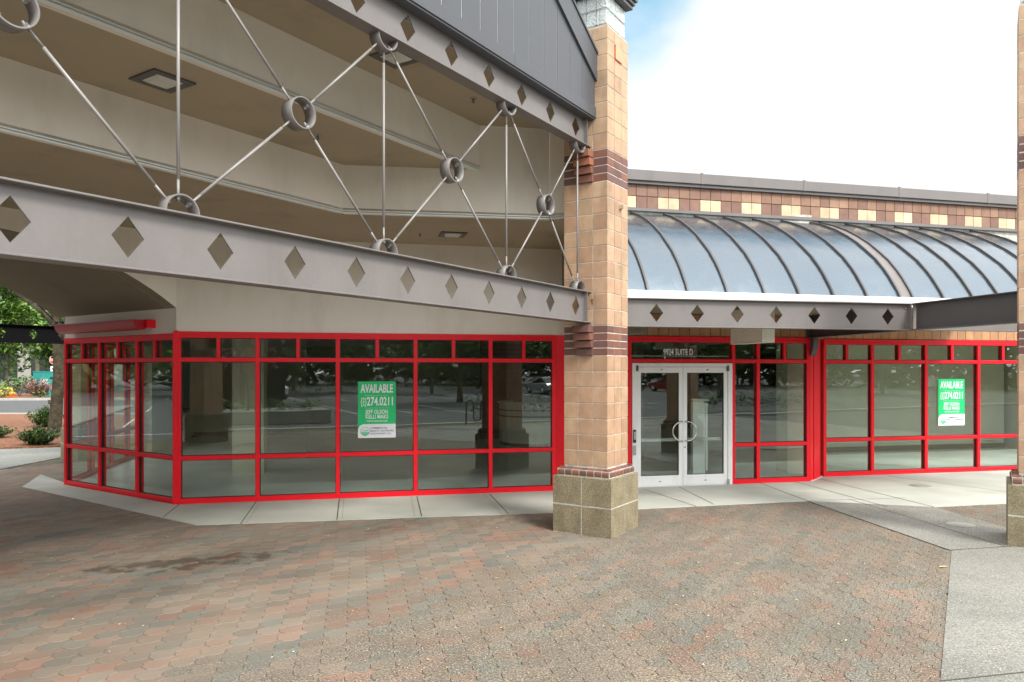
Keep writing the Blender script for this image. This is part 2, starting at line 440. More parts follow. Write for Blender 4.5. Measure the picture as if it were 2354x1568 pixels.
Pm = at(P0, dirv(146.2), 3.52)
Wend = at(P0, AD, 11.1)
R2o = (6.08, 14.31)
Q = (6.427, 11.15)
band_r = at(Q, dirv(-86), 2.4)
K1, K2, K3 = (4.705, 11.66), (5.073, 8.48), (2.865, 4.914)
K4 = at(K3, dirv(58.2), -7.0)
front = [G(51, 1119), G(452, 1207.5), G(1273.5, 1178.7), G(1470.9, 1170.5), K1, Q, at(Q, AD, 9), at(R2o, AD, 9, .1), at(R2o, AD, -.1, .1), at(Wend, AD, 0, .2), at(P0, AD, 0.1, .2), at(Pm, ND, 0.1), (-9.4, 14.6)]
bandp = [K1, Q, band_r, K2]
near = [K2, at(K2, AD, 12), (17, -2.5), K4, K3]
def inside(p, poly):
    c = False; n = len(poly)
    for i in range(n):
        x0, y0 = poly[i]; x1, y1 = poly[(i + 1) % n]
        if (y0 > p[1]) != (y1 > p[1]) and p[0] < (x1 - x0) * (p[1] - y0) / (y1 - y0) + x0: c = not c
    return c
m = MB(); m.prism(front, -.06, .004)
tag(m.build('sidewalk', M['conc']), kind='structure')
m = MB(); m.prism(bandp, -.06, .0045); m.prism([at(K2, AD, .012, -.012), at(K2, AD, 12, -.012), (17, -2.5), at(K4, AD, .014), at(K3, AD, .014)], -.06, .0042)
tag(m.build('aggregate_walk', M['aggr']), kind='structure')
# joints cut in the concrete
jm = MB()
def joint(a, b, wd=.014, z=.0075):
    a = Vector((a[0], a[1])); b = Vector((b[0], b[1])); d = (b - a).normalized(); n = Vector((-d.y, d.x)) * wd / 2
    jm.add([(a.x - n.x, a.y - n.y, z), (b.x - n.x, b.y - n.y, z), (b.x + n.x, b.y + n.y, z), (a.x + n.x, a.y + n.y, z)], [(0, 1, 2, 3)])
for a, b in (((412, 1160), (375, 1190)), ((590, 1152), (553, 1205)), ((780, 1147), (774, 1196)), ((958, 1142), (969, 1188)), ((1125, 1136), (1168, 1182)),
             ((1480, 1125), (1600, 1165)), ((1560, 1120), (1640, 1160)), ((1743, 1110), (1855, 1152)), ((1820, 1106), (2040, 1166)), ((1886, 1102), (2146, 1166)), ((2040, 1095), (2330, 1133)),
             ((150, 1110), (60, 1118))):
    joint(G(*a), G(*b))
joint(K1, K2, .012); joint(at(K1, AD, .75, .0), at(K2, AD, .78), .012); joint(K2, at(K2, AD, 6), .016); joint(K1, at(K1, AD, 1.75, -.1), .010)
joint(at(K2, AD, 2.0), at(at(K2, AD, 2.0), BD, -9), .012); joint(at(K3, AD, .02), at(K3, AD, 8), .012)
for a, b in (((600, 1152), (566, 1204)), ((790, 1147), (786, 1195)), ((944, 1142), (953, 1188)), ((1112, 1136), (1152, 1182))): joint(G(*a), G(*b), .003)
tag(jm.build('sidewalk_joints', M['joint']), kind='structure')

# pavers: octagon with a square tail, rows along the canopy grid
pal = [((0.230, 0.184, 0.140), 6), ((0.218, 0.180, 0.140), 6), ((0.244, 0.176, 0.134), 3.6), ((0.255, 0.167, 0.124), 1.8), ((0.184, 0.179, 0.149), 3.2), ((0.201, 0.180, 0.146), 5), ((0.169, 0.160, 0.137), .5), ((0.222, 0.185, 0.145), 4)]
tot = sum(x[1] for x in pal)
def pcol():
    r = random.random() * tot
    for c, wt in pal:
        r -= wt
        if r <= 0: break
    k = random.uniform(.88, 1.12)
    return tuple(x * k for x in c)
def paver_outline(w, a, gp):
    h = w / 2 - gp; q = a / 2 - gp * .41; ta = a / 2 - gp
    return [(-q, -h), (q, -h), (h, -q - .0), (h + .001, -ta), (w / 2 + a - gp, -ta), (w / 2 + a - gp, ta), (h + .001, ta), (h, q), (q, h), (-q, h), (-h, q), (-h, -q)]
pw, pa = .176, .0729
o0 = paver_outline(pw, pa, .0016); o1 = paver_outline(pw, pa, .0042)
per = pw + pa; row = per / 2
pm = MB(); ru = Vector(BD); rv = Vector((-BD[1], BD[0]))
mulch_poly = [(-17, 18.9), (-9.8, 19.5), (-11.0, 22), (-17, 22)]
pathpoly = [G(0, 1033), G(150, 1028), G(150, 1050), G(0, 1079), (-17, 16.2), (-17, 18.8)]
shop_poly = [P0, at(P0, AD, 20, .4), at(P0, AD, 20, 14), at(Pm, ND, 14), Pm]
lastc = None
for j in range(-184, 140):
    for i in range(-66, 118):
        u = i * per + (j % 2) * per / 2; v = j * row
        c = ru * u + rv * v
        X, Y = c.x, c.y
        if not (-15.5 < X < 15 and -2.0 < Y < 19): continue
        if Y < 3.0 and (j + i) % 1 == 0 and (Y < -1.5): continue
        if Y > 2 and abs(X) > Y * .78 + 1.2: continue
        if Y <= 2 and abs(X) > 6: continue
        pts = [ru * (u + a[0]) + rv * (v + a[1]) for a in o0]
        corners = (pts[0], pts[4], pts[5], pts[9], pts[11])
        if any(all(inside((p.x, p.y), pl) for p in corners) for pl in (front, bandp, near, mulch_poly, pathpoly, shop_poly)): continue
        tx, ty = random.gauss(0, .006), random.gauss(0, .006); dz = random.gauss(0, .0009) - .0012
        pm.col = lastc if (lastc and random.random() < .38) else pcol(); lastc = pm.col; vs = []
        for ol, zb in ((o0, -.03), (o0, -.0035), (o1, 0)):
            for a in ol:
                p = ru * (u + a[0]) + rv * (v + a[1])
                z = min(.002, zb + dz + a[0] * tx + a[1] * ty)
                vs.append((p.x, p.y, z))
        n = 12
        fs = [tuple(range(2 * n, 3 * n))]
        for r in (0, 1):
            for k in range(n): fs.append((r * n + k, r * n + (k + 1) % n, (r + 1) * n + (k + 1) % n, (r + 1) * n + k))
        pm.add(vs, fs)
tag(pm.build('paving', M['paver']), kind='structure')
# weeds and litter in the joints
wm = MB()
for k in range(150):
    px = random.uniform(900, 2150); py = random.uniform(1290, 1560)
    if random.random() < .25: px = random.uniform(1500, 2150); py = random.uniform(1200, 1400)
    X, Y = G(px, py)
    if inside((X, Y), near) or inside((X, Y), bandp): continue
    for q in range(random.randint(2, 5)):
        a = random.uniform(0, 6.28); l = random.uniform(.006, .016); x = X + random.uniform(-.015, .015); y = Y + random.uniform(-.015, .015)
        wm.col = random.choice([(.16, .24, .02), (.10, .20, .03), (.25, .24, .04)])
        wm.add([(x, y, -.001), (x + math.cos(a) * l * .5 - math.sin(a) * .003, y + math.sin(a) * l * .5 + math.cos(a) * .003, l * .8), (x + math.cos(a) * l, y + math.sin(a) * l, l * .5), (x + math.cos(a) * l * .5 + math.sin(a) * .003, y + math.sin(a) * l * .5 - math.cos(a) * .003, l * .3)], [(0, 1, 2, 3)])
tag(wm.build('joint_weeds', M['leafb']), 'tiny green weeds in the paver joints', kind='stuff')
lm = MB()
for k in range(170):
    px = random.uniform(20, 2150); py = random.uniform(1190, 1560) if random.random() < .75 else random.uniform(1180, 1300)
    X, Y = G(px, py); a = random.uniform(0, 3.14); l = random.uniform(.006, .018); b = l * random.uniform(.3, .6)
    lm.col = random.choice([(.62, .45, .10), (.6, .55, .42), (.35, .16, .05), (.7, .66, .55)])
    ca, sa = math.cos(a), math.sin(a)
    lm.add([(X + ca * l, Y + sa * l, .007), (X - sa * b, Y + ca * b, .010), (X - ca * l, Y - sa * l, .006), (X + sa * b, Y - ca * b, .008)], [(0, 1, 2, 3)])
tag(lm.build('leaf_litter', M['leafb']), 'small dry petals and leaf scraps scattered over the pavers', kind='stuff')
def flat_leaf(name, px, py, l, b, a, col, label, cat):
    X, Y = G(px, py); q = MB(); q.col = col; n = 10; vs = []
    for i in range(n):
        t = 2 * math.pi * i / n; r = l * math.cos(t); s_ = b * math.sin(t) * (1 - .3 * math.cos(t))
        vs.append((X + math.cos(a) * r - math.sin(a) * s_, Y + math.sin(a) * r + math.cos(a) * s_, .008 + .004 * abs(math.sin(t))))
    q.add(vs, [tuple(range(n))]); tag(q.build(name, M['leafb']), label, cat)
flat_leaf('fallen_leaf', 2168, 1304, .05, .014, .1, (.75, .68, .28), 'pale yellow leaf on pavers by the concrete edge', 'leaf')
dm = MB()
for (px, py, r) in ((2115, 1117, .19), (2207, 1207, .17)):
    X, Y = G(px, py)
    d_ = MB(); d_.prism([(X + r * math.cos(t * .2618), Y + r * math.sin(t * .2618)) for t in range(24)], -.03, .0095)
    d_.prism([(X + r * .75 * math.cos(t * .2618), Y + r * .75 * math.sin(t * .2618)) for t in range(24)], -.03, .0125)
    o_ = d_.build('manhole_cover', M['concwall'])
    tag(o_, 'round grey cover in smooth concrete before the right shop windows' if py < 1150 else 'round cover in the shaded aggregate walk beside the pillar base', 'cover', 'round access covers in the walk')

# ------------------------------------------------------------------ window walls
building = thing('store_building', (0, 0, 0), 'single storey shop building with red framed windows and cream walls', 'building')

FR = .062
def window_wall(o, d, cuts, halves, s0, s1, tag_red='red', rails=True, skip_main=(), inward=1, low=0.0, zt=ZT, frame_name='window_frame', dep=.11):
    """red grid: cuts = main mullion positions; halves = transom sub mullions; glass set back"""
    fm = MB(); n0, n1 = -.02 * inward, (dep - .02) * inward
    if n0 > n1: n0, n1 = n1, n0
    bx = lambda a, b, z0, z1, e=0: fm.cbox(o, d, a, b, n0 - e, n1 + e, z0, z1, .004)
    bx(s0, s1, zt - .075, zt, .006)                       # head
    fm.cbox(o, d, s0, s1, n0 - .012, n1, zt - .10, zt - .06, .004)
    for c in cuts: bx(c - FR / 2, c + FR / 2, low, zt - .07, .003)
    allc = sorted(cuts)
    for a, b in zip(allc[:-1], allc[1:]):
        bx(a + FR / 2, b - FR / 2, ZR - .033, ZR + .033)
        if (a, b) in skip_main: continue
        bx(a + FR / 2, b - FR / 2, ZM - .033, ZM + .033)
        bx(a + FR / 2, b - FR / 2, low, low + .085)
        fm.cbox(o, d, a + FR / 2, b - FR / 2, n0 - .012, n1, low, low + .03, .004)
    for h in halves: bx(h - FR / 2 + .004, h + FR / 2 - .004, ZR + .033, zt - .07)
    fo = fm.build(frame_name, M['red'], building)
    # panes
    hs = sorted(list(cuts) + list(halves))
    for a, b in zip(hs[:-1], hs[1:]):
        pmb = MB(); pmb.box(o, d, a + .02, b - .02, .03 * inward, .036 * inward, ZR + .02, zt - .05); pmb.build('pane', M['glass'], fo)
    for a, b in zip(allc[:-1], allc[1:]):
        if (a, b) in skip_main: continue
        for z0, z1 in ((ZM + .02, ZR - .02), (low + .05, ZM - .02)):
            pmb = MB(); pmb.box(o, d, a + .02, b - .02, .03 * inward, .036 * inward, z0, z1); pmb.build('pane', M['glass'], fo)
    # rubber gaskets
    gk = MB()
    def gasket(a, b, z0, z1):
        k = .009
        for (x0, x1, y0, y1) in ((a, b, z0, z0 + k), (a, b, z1 - k, z1), (a, a + k, z0 + k, z1 - k), (b - k, b, z0 + k, z1 - k)):
            gk.box(o, d, x0, x1, .012 * inward, .05 * inward, y0, y1)
    for a, b in zip(hs[:-1], hs[1:]): gasket(a + FR / 2, b - FR / 2, ZR + .034, zt - .101)
    for a, b in zip(allc[:-1], allc[1:]):
        if (a, b) in skip_main: continue
        gasket(a + FR / 2, b - FR / 2, ZM + .034, ZR - .034); gasket(a + FR / 2, b - FR / 2, low + .086, ZM - .034)
    gk.build('gasket', M['black'], fo)
    return fo

window_wall(P0, AD, [.04, 1.205, 2.445, 3.70, 4.968, 6.08], [.62, 1.823, 3.075, 4.335, 5.545], .0, 6.11)
window_wall(P0, AD, [7.47, 9.485, 9.985, 11.02], [10.53], 7.44, 11.05, skip_main=((7.47, 9.485),))
window_wall(R2o, AD, [.03, 1.10, 2.345, 3.605, 4.85, 6.1, 7.35], [.525, 1.72, 2.965, 4.21, 5.47, 6.7], 0, 7.38)
CHD = dirv(146.2)
window_wall(P0, CHD, [.035, 1.105, 2.29, 3.475], [.59, 1.70, 2.88], 0, 3.51, inward=-1, zt=2.66)
# corner, jog and pier posts
jo = at(P0, AD, 11.05); po_ = at(P0, AD, 6.11)
for (oo, dd, a, b, c, e, zz) in ((P0, AD, -.035, .035, -.04, .10, 2.70), (jo, dirv(50), 0, .17, -.02, .1, ZT), (jo, dirv(50), .19, .36, -.03, .09, ZT), (jo, dirv(50), .362, .62, -.01, .1, ZT),
        (po_, dirv(-8), 0, .298, .0, .10, ZT), (po_, dirv(-8), .30, .36, -.03, .10, ZT), (Pm, ND, 0, .06, -.08, .02, 2.66)):
    q = MB(); q.cbox(oo, dd, a, b, c, e, 0, zz, .004); q.build('corner_post', M['red'], building)

# side window wall deep on the left (seen through the chamfer glass)
window_wall(Pm, ND, [.05, 1.25, 2.45, 3.65, 4.6], [], .06, 4.66, inward=-1, zt=2.66, frame_name='side_window_frame')

# ------------------------------------------------------------------ double door
door_fr = MB()
dz = 2.21
o = P0
door_fr.cbox(o, AD, 7.515, 7.60, -.035, .09, 0, dz, .004); door_fr.cbox(o, AD, 9.37, 9.452, -.035, .09, 0, dz, .004)
door_fr.cbox(o, AD, 7.60, 9.37, -.035, .09, dz - .065, dz, .004); door_fr.cbox(o, AD, 7.60, 9.37, -.03, .09, 0, .012, .002)
dfo = door_fr.build('door_frame', M['alu'], building)
for k, (a, b, hs) in enumerate(((7.606, 8.483, 1), (8.491, 9.364, -1))):
    dm_ = MB(); bt = dz - .072
    st = .075
    dm_.cbox(o, AD, a, a + st, -.02, .03, .016, bt, .003); dm_.cbox(o, AD, b - st, b, -.02, .03, .016, bt, .003)
    dm_.cbox(o, AD, a + st, b - st, -.02, .03, bt - .10, bt, .003); dm_.cbox(o, AD, a + st, b - st, -.02, .03, .016, .20, .003)
    do = dm_.build('door', M['alu'], building)
    pn = MB(); pn.box(o, AD, a + st - .01, b - st + .01, .0, .006, .18, bt - .08); pn.build('pane', M['glass'], do)
    gb = MB()
    for (x0, x1, y0, y1) in ((a + st, b - st, .2, .208), (a + st, b - st, bt - .108, bt - .1), (a + st, a + st + .008, .208, bt - .108), (b - st - .008, b - st, .208, bt - .108)):
        gb.box(o, AD, x0, x1, -.012, .02, y0, y1)
    gb.build('gasket', M['black'], do)
    ccx = b - .035 if hs == 1 else a + .035
    pts = [(*at(o, AD, ccx, -.02), 1.165)]
    for i in range(0, 15):
        t = math.pi * i / 14
        pts.append((*at(o, AD, ccx - hs * .19 * math.sin(t), -.085), .99 + .175 * math.cos(t)))
    pts.append((*at(o, AD, ccx, -.02), .815))
    hb = MB(); hb.tube(pts, .0125, 10); hb.build('pull_handle', M['chrome'], do)
    pb = MB(); pb.cbox(o, AD, a + .05, b - .05, .05, .075, .80, .86, .004); pb.build('push_bar', M['galv'], do)
    pt = MB(); pc = (a + b) / 2
    pt.box(o, AD, pc - .02, pc + .02, -.024, -.019, .088, .1)
    pt.build('drain_slot', M['black'], do)
    kb = MB(); kb.tube([(*at(o, AD, pc + .03, -.022), bt - .05), (*at(o, AD, pc + .03, -.034), bt - .05)], .017, 12)
    kb.build('bolt_cover', M['chrome'], do)
    if hs == -1:
        lk = MB(); lk.tube([(*at(o, AD, a + .035, -.02), .70), (*at(o, AD, a + .035, -.032), .70)], .02, 14); lk.build('lock_cylinder', M['chrome'], do)
    hg = MB(); hx = a if hs == 1 else b
    hg.cbox(o, AD, hx - .022, hx + .018, -.05, -.022, bt - .07, bt + .03, .003)
    hg.build('hinge', M['darksteel'], do)
pvt = MB(); pvt.cbox(o, AD, 9.35, 9.385, -.06, -.036, .01, .1, .003); pvt.build('floor_pivot', M['galv'], dfo)
kp = MB(); kp.cbox(o, AD, 7.528, 7.575, -.06, -.036, .80, 1.03, .004)
kpo = kp.build('keypad', M['black']); tag(kpo, 'slim black keypad on the left aluminium door jamb', 'keypad')
kq = MB()
for r_ in range(6):
    for c_ in range(2): kq.cbox(o, AD, 7.534 + c_ * .018, 7.548 + c_ * .018, -.066, -.0602, .86 + r_ * .024, .876 + r_ * .024, .002)
kq.build('button', M['alu'], kpo)
kr = MB(); kr.cbox(o, AD, 7.525, 7.578, -.055, -.036, .58, .75, .004)
tag(kr.build('card_reader', M['galv']), 'small grey metal plate on door jamb below the keypad', 'reader')

# ------------------------------------------------------------------ tiled masonry helper
TAN = [(.45, .285, .18), (.47, .30, .19), (.43, .27, .17), (.48, .315, .20), (.44, .275, .175)]
YEL = [(.49, .335, .21), (.50, .345, .215), (.47, .32, .20)]
BRN = [(.18, .08, .06), (.145, .07, .06), (.20, .088, .06), (.16, .08, .07), (.24, .10, .062)]
def tilecol(p):
    c = random.choice(p); k = random.uniform(.9, 1.08); return tuple(x * k for x in c)
def tile_face(mb, o, d, s_list, z_list, pal, th=.03, n=0.0, jt=.005, colf=None):
    """tiles standing 'th' proud of plane n on the right-hand (outer) side of d"""
    for i in range(len(s_list) - 1):
        for j in range(len(z_list) - 1):
            mb.col = colf(i, j) if colf else tilecol(pal)
            e = random.uniform(-.0012, .0012)
            mb.cbox(o, d, s_list[i] + jt, s_list[i + 1] - jt, n - th + e, n + .004, z_list[j] + jt, z_list[j + 1] - jt, .004)
def frange(a, b, st):
    n = max(1, round((b - a) / st)); return [a + (b - a) * i / n for i in range(n + 1)]

# ------------------------------------------------------------------ building walls
wl = MB()
wl.box(P0, AD, -.0, 6.35, .0, .25, ZT + .002, 4.45)              # cream wall over the glass
wl.build('front_wall', M['wall'], building)
wl = MB(); wl.box(P0, CHD, 0, 3.54, -.25, .0, 2.663, 3.06)
wl.build('side_wall', M['wall'], building)
# arch wall (spandrel), perpendicular to the chamfer, running back towards the left
AR, A0 = 4.7, R(35.2)
def arch_z(u): # u measured from springing, negative side
    x0 = -AR * math.sin(A0); zc = 3.055 - AR * math.cos(A0)
    return zc + math.sqrt(max(0, AR * AR - (u - x0) ** 2))
def archwall(name, o, mat_, th=.25, top=4.45, ext=4.0):
    mb = MB(); n = 28; span = 2 * AR * math.sin(A0)
    us = [-span * i / n for i in range(n + 1)]
    for off, rev in ((0, 0), (th, 1)):
        for i in range(n):
            a, b = us[i], us[i + 1]
            pa = at(o, BD, a, off); pb = at(o, BD, b, off)
            q = [(*pa, arch_z(a)), (*pb, arch_z(b)), (*pb, top), (*pa, top)]
            mb.add(q if not rev else q[::-1], [(0, 1, 2, 3)])
    mb.box(o, BD, -span - ext, -span, 0, th, 0, top)
    return mb.build(name, mat_, building)
archwall('arch_wall', P0, M['wall'], ext=4)
archwall('rear_arch_wall', at(Pm, CHD, .02), M['wall'], top=4.45, ext=.3)
vm = MB(); n = 28; span = 2 * AR * math.sin(A0)
vo = at(P0, CHD, .0); ve = at(Pm, CHD, .30)
for i in range(n):
    a, b = -span * i / n, -span * (i + 1) / n
    q = [(*at(P0, BD, a), arch_z(a)), (*at(P0, BD, b), arch_z(b)), (*at(ve, BD, b), arch_z(b)), (*at(ve, BD, a), arch_z(a))]
    vm.smooth = True; vm.add(q, [(0, 1, 2, 3)])
vm.build('vault_ceiling', M['vault'], building)
# opposite wall of the passage
ow = MB(); ow.box(at(P0, BD, -span), CHD, -.1, 3.9, .0, .3, 0, 3.06); ow.build('passage_wall', M['wall'], building)

# masonry pier between the two shop fronts
pr = MB()
pr.box(P0, AD, 6.42, 7.42, .03, .4, ZT + .002, 5.0)
pr.box(P0, AD, 6.48, 7.40, .0, .4, 0, ZT + .002)
pr.cur = 1
po = at(P0, AD, 6.30)
zs = [2.70 + .203 * i for i in range(12)]
tile_face(pr, at(po, AD, 0), dirv(-77.7), [0.0, .3, .6, .9], [], TAN)
pr.cur = 0
pr.box(P0, AD, 6.40, 7.43, -.9, .03, ZT + .002, 4.45)
pr.cur = 1
for s_ in range(3):
    for j in range(9):
        pr.col = tilecol([(.16, .13, .09), (.13, .105, .07)] if j else [(.20, .10, .06)])
        pr.cbox(at(P0, AD, 6.40), dirv(-77.7), -.02 + s_ * .3 + .005, .28 + s_ * .3 - .005, -.03, .004, 2.70 + j * .2 + .005, 2.90 + j * .2 - .005, .004)
pr.build('masonry_pier', [M['mortard'], M['tile']], building)

# right wall above glazing: header tiles, upper parapet with tile band
UW = (2.03, 12.9); UD = dirv(13.8)
rw = MB()
rw.box(P0, AD, 7.40, 11.12, .03, .3, ZT + .002, 5.0)
rw.box(R2o, AD, -.1, 8.0, .03, .3, ZT + .002, 5.0)
rw.box(UW, UD, -.7, 9.6, .03, .35, 3.3, 5.36)
rw.cur = 1
tile_face(rw, P0, AD, frange(7.41, 11.06, .2), [2.695 + .2 * i for i in range(4)], [(.36, .19, .09), (.33, .17, .085), (.38, .21, .10)], n=.03)
tile_face(rw, R2o, AD, frange(-.1, 7.9, .2), [2.695 + .2 * i for i in range(4)], [(.50, .27, .13), (.46, .25, .125), (.53, .29, .14)], n=.03)
bs = frange(-.66, 9.3, .207)
def bandcol(i, j):
    MID = [(.28, .155, .10), (.23, .125, .085), (.33, .195, .125), (.26, .145, .10)]
    if j == 1: return tilecol(MID)
    return tilecol([(.66, .52, .34), (.62, .48, .31)]) if (i // 2) % 2 == 1 else tilecol([(.235, .125, .09), (.205, .11, .08), (.27, .155, .105)])
tile_face(rw, UW, UD, bs, [4.955, 5.165, 5.375], None, n=.03, colf=bandcol)
rw.build('tiled_wall', [M['mortar'], M['tile']], building)
cp = MB()
for i in range(5):
    a, b = -.70 + i * 2.1, -.70 + (i + 1) * 2.1
    cp.cbox(UW, UD, a + .003, b - .003, -.10, .40, 5.425, 5.61, .006)
    cp.cbox(UW, UD, a, b, -.06, .38, 5.372, 5.424, .004)
    cp.cbox(UW, UD, b - .02, b + .02, -.106, .40, 5.42, 5.625, .003)
cp.build('coping', M['steel'], building)

# interior: floor, ceiling, walls, roof
INT = [at(P0, AD, .02, .10), at(P0, AD, 11.2, .10), at(R2o, AD, .1, .1), at(R2o, AD, 8, .1), at(at(Pm, ND, 9.8), AD, 23.3), at(Pm, ND, 9.8), at(Pm, ND, 0), ]
fl = MB(); fl.prism([P0, at(P0, AD, 11.15), at(R2o, AD, 0), at(R2o, AD, 8), at(at(Pm, ND, 9.8), AD, 23.3), at(Pm, ND, 9.8), Pm], -.05, .012)
fl.build('shop_floor', M['floor'], building)
ce = MB(); ce.prism([at(P0, AD, 0, .1), at(P0, AD, 11.15, .1), at(R2o, AD, 0, .1), at(R2o, AD, 8, .1), at(at(Pm, ND, 9.8), AD, 23.3), at(Pm, ND, 9.8), at(Pm, ND, .1)], 3.3, 3.4)
ce.build('shop_ceiling', M['ceilgrey'], building)
rf = MB(); rf.prism([at(P0, AD, 0, .25), at(UW, UD, -.5, .35), at(UW, UD, 9.6, .35), at(at(Pm, ND, 10), AD, 23.6), at(Pm, ND, 10)], 4.9, 5.0)
rf.build('roof', M['darksteel'], building)
iw = MB()
iw.box(Pm, ND, 0, 4.7, -.25, .02, 2.663, 5.0)
iw.box(at(Pm, ND, 4.7), ND, 0, 5.1, -.3, -.0, 0, 3.3)
iw.box(at(R2o, AD, 8.0), ND, 0, 13, -.3, -.1, 0, 3.3)
iw.box(P0, AD, 7.40, 7.5, .4, 5.0, 0, 3.3)                # partition behind the pier
iw.box(R2o, AD, 1.6, 8.0, 3.6, 3.75, 0, 3.3)             # pale wall inside the right shop
iw.build('interior_wall', M['intwall'], building)
bw_ = MB(); bw_.box(at(Pm, ND, 9.8), AD, -.2, 26, -.2, 0, 0, 3.3); bw_.build('back_wall', mat('back_wall_paint', (.50, .48, .38), .9, var=.05), building)
ib = MB(); ib.box(R2o, AD, 1.58, 8.0, 3.57, 3.6, .012, .14); ib.box(at(Pm, ND, 9.8), AD, 0, 20, -.23, -.2, .012, .14); ib.build('baseboard', M['intdark'], building)
ic = MB()
ic.box(P0, AD, .35, .95, 3.1, 3.7, .012, 3.3)
ic.box(R2o, AD, -.45, -.05, .5, .9, .012, 3.3)
ic.box(R2o, AD, .9, 1.35, 1.9, 2.3, .012, 3.3)
ic.build('interior_column', M['intwall'], building)
idk = MB()
idk.box((-.9, 21.9), AD, 0, 2.6, 0, .4, .012, 3.3); idk.box(P0, AD, 1.6, 2.3, 5.6, 6.1, .012, 3.3); idk.box(P0, AD, 8.3, 9.2, 3.5, 3.9, .012, 3.3)
idk.build('dark_partition', M['intdark'], building)

# address letters on the door transom
def text_mesh(body, size, sx=1.0, bold=0.0, ext=.001, align='CENTER'):
    cu = bpy.data.curves.new('t', 'FONT'); cu.body = body; cu.size = size; cu.align_x = align; cu.align_y = 'CENTER'
    cu.offset = bold; cu.extrude = ext; cu.resolution_u = 3
    ob = bpy.data.objects.new('t', cu); C.objects.link(ob)
    dg = bpy.context.evaluated_depsgraph_get(); me = bpy.data.meshes.new_from_object(ob.evaluated_get(dg))
    bpy.data.objects.remove(ob); bpy.data.curves.remove(cu)
    xs = [v.co.x for v in me.vertices]; wd = max(xs) - min(xs)
    for v in me.vertices: v.co.x *= sx
    return me, wd * sx
def place_text(name, body, o, d, s, n, z, height, width, mat_, parent, bold=.0, cap=.72):
    """text on a vertical plane; width and cap height in metres"""
    size = height / cap
    me, wd = text_mesh(body, size, 1.0, bold * size)
    k = width / wd
    for v in me.vertices:
        x, y, zz = v.co; x *= k
        p = at(o, d, s + x, n - zz); v.co = (p[0], p[1], z + y)
    me.materials.append(mat_)
    ob = bpy.data.objects.new(name, me); C.objects.link(ob); ob.parent = parent
    ob.location = -parent_world(parent)
    return ob
place_text('address_lettering', '9924 SUITE D', P0, AD, 8.41, .010, ZR + .155, .112, .57, M['mint'], building, bold=.012)
br = MB(); br.box(P0, AD, 7.52, 9.40, .02, .028, ZR + .085, ZR + .09); br.build('transom_line', M['mint'], building)

# ------------------------------------------------------------------ posters
def poster(o, d, s, z0, w_, h_, label):
    t = thing('window_poster', (*at(o, d, s + w_ / 2, -.01), z0), label, 'sign', 'green leasing signs in the shop windows')
    n = -.004
    m = MB(); m.box(o, d, s, s + w_, n, n + .006, z0, z0 + h_); m.build('sheet', M['green'], t)
    hw = h_ * .245                                    # white lower field with a rounded corner
    pts = [(0, 0), (w_, 0), (w_, hw)]
    rr = w_ * .17
    for i in range(9):
        a = math.pi / 2 * i / 8; pts.append((rr - rr * math.sin(a), hw - rr + rr * math.cos(a)))
    m = MB(); vs = [(*at(o, d, s + p[0], n - .0015), z0 + p[1]) for p in pts] + [(*at(o, d, s + p[0], n), z0 + p[1]) for p in pts]
    k = len(pts); m.add(vs, [tuple(range(k))] + [(i, (i + 1) % k, k + (i + 1) % k, k + i) for i in range(k)]); m.build('white_field', M['paper'], t)
    T = lambda body, cx, cz, ch, cw, mt, b=.012, nn=n - .0025: place_text('lettering', body, o, d, s + cx * w_, nn, z0 + cz * h_, ch * h_, cw * w_, mt, t, bold=b)
    T('AVAILABLE', .50, .868, .150, .86, M['paper'], .024)
    T('274.0211', .595, .640, .150, .69, M['paper'], .024)
    T('{', .095, .640, .125, .05, M['paper'], .0); T('}', .205, .640, .125, .05, M['paper'], .0)
    for i, ch in enumerate('503'): T(ch, .148, .692 - i * .052, .041, .045, M['paper'], .015)
    T('JEFF OLSON', .50, .458, .072, .60, M['paper'], .02); T('KELLI MAKS', .50, .372, .072, .60, M['paper'], .02)
    T('WWW.CRA-NW.COM', .505, .297, .028, .55, M['paper'], .02)
    for cz in (.750, .528):
        r = MB(); r.box(o, d, s + w_ * .18, s + w_ * .82, n - .002, n, z0 + h_ * cz, z0 + h_ * cz + .0025); r.build('rule', M['paper'], t)
    T('COMMERCIAL', .545, .172, .030, .46, M['ink'], .010); T('REALTY ADVISORS', .63, .122, .030, .62, M['ink'], .010); T('NORTHWEST LLC', .595, .073, .030, .56, M['ink'], .0)
    # round emblem: ring, letters over a green grid half disc
    cx, cz, rad = s + w_ * .185, z0 + h_ * .117, w_ * .118
    e = MB()
    ring = []
    for i in range(28):
        a = 2 * math.pi * i / 28
        for r_ in (rad, rad * .94): ring.append((*at(o, d, cx + r_ * math.cos(a), n - .003), cz + r_ * math.sin(a)))
    e.add(ring, [(2 * i, (2 * i + 2) % 56, (2 * i + 3) % 56, 2 * i + 1) for i in range(28)])
    e.build('emblem_ring', M['ink'], t)
    e = MB(); hd = []
    for i in range(15):
        a = math.pi + math.pi * i / 14
        hd.append((*at(o, d, cx + rad * .93 * math.cos(a), n - .0028), cz - rad * .18 + rad * .76 * math.sin(a)))
    e.add(hd, [tuple(range(15))]); eo = e.build('emblem_half_disc', M['green'], t)
    e = MB()
    for i in (-2, -1, 0, 1, 2): e.box(o, d, cx + i * rad * .34 - .001, cx + i * rad * .34 + .001, n - .0036, n - .003, cz - rad * .88 + abs(i) * rad * .13, cz - rad * .2)
    for z_ in (.42, .66): e.box(o, d, cx - rad * .8, cx + rad * .8, n - .0036, n - .003, cz - rad * z_ - .001, cz - rad * z_ + .001)
    e.build('emblem_grid', M['paper'], t)
    T('CRA', .185, .128, .038, .17, M['green'], .01)
    return t
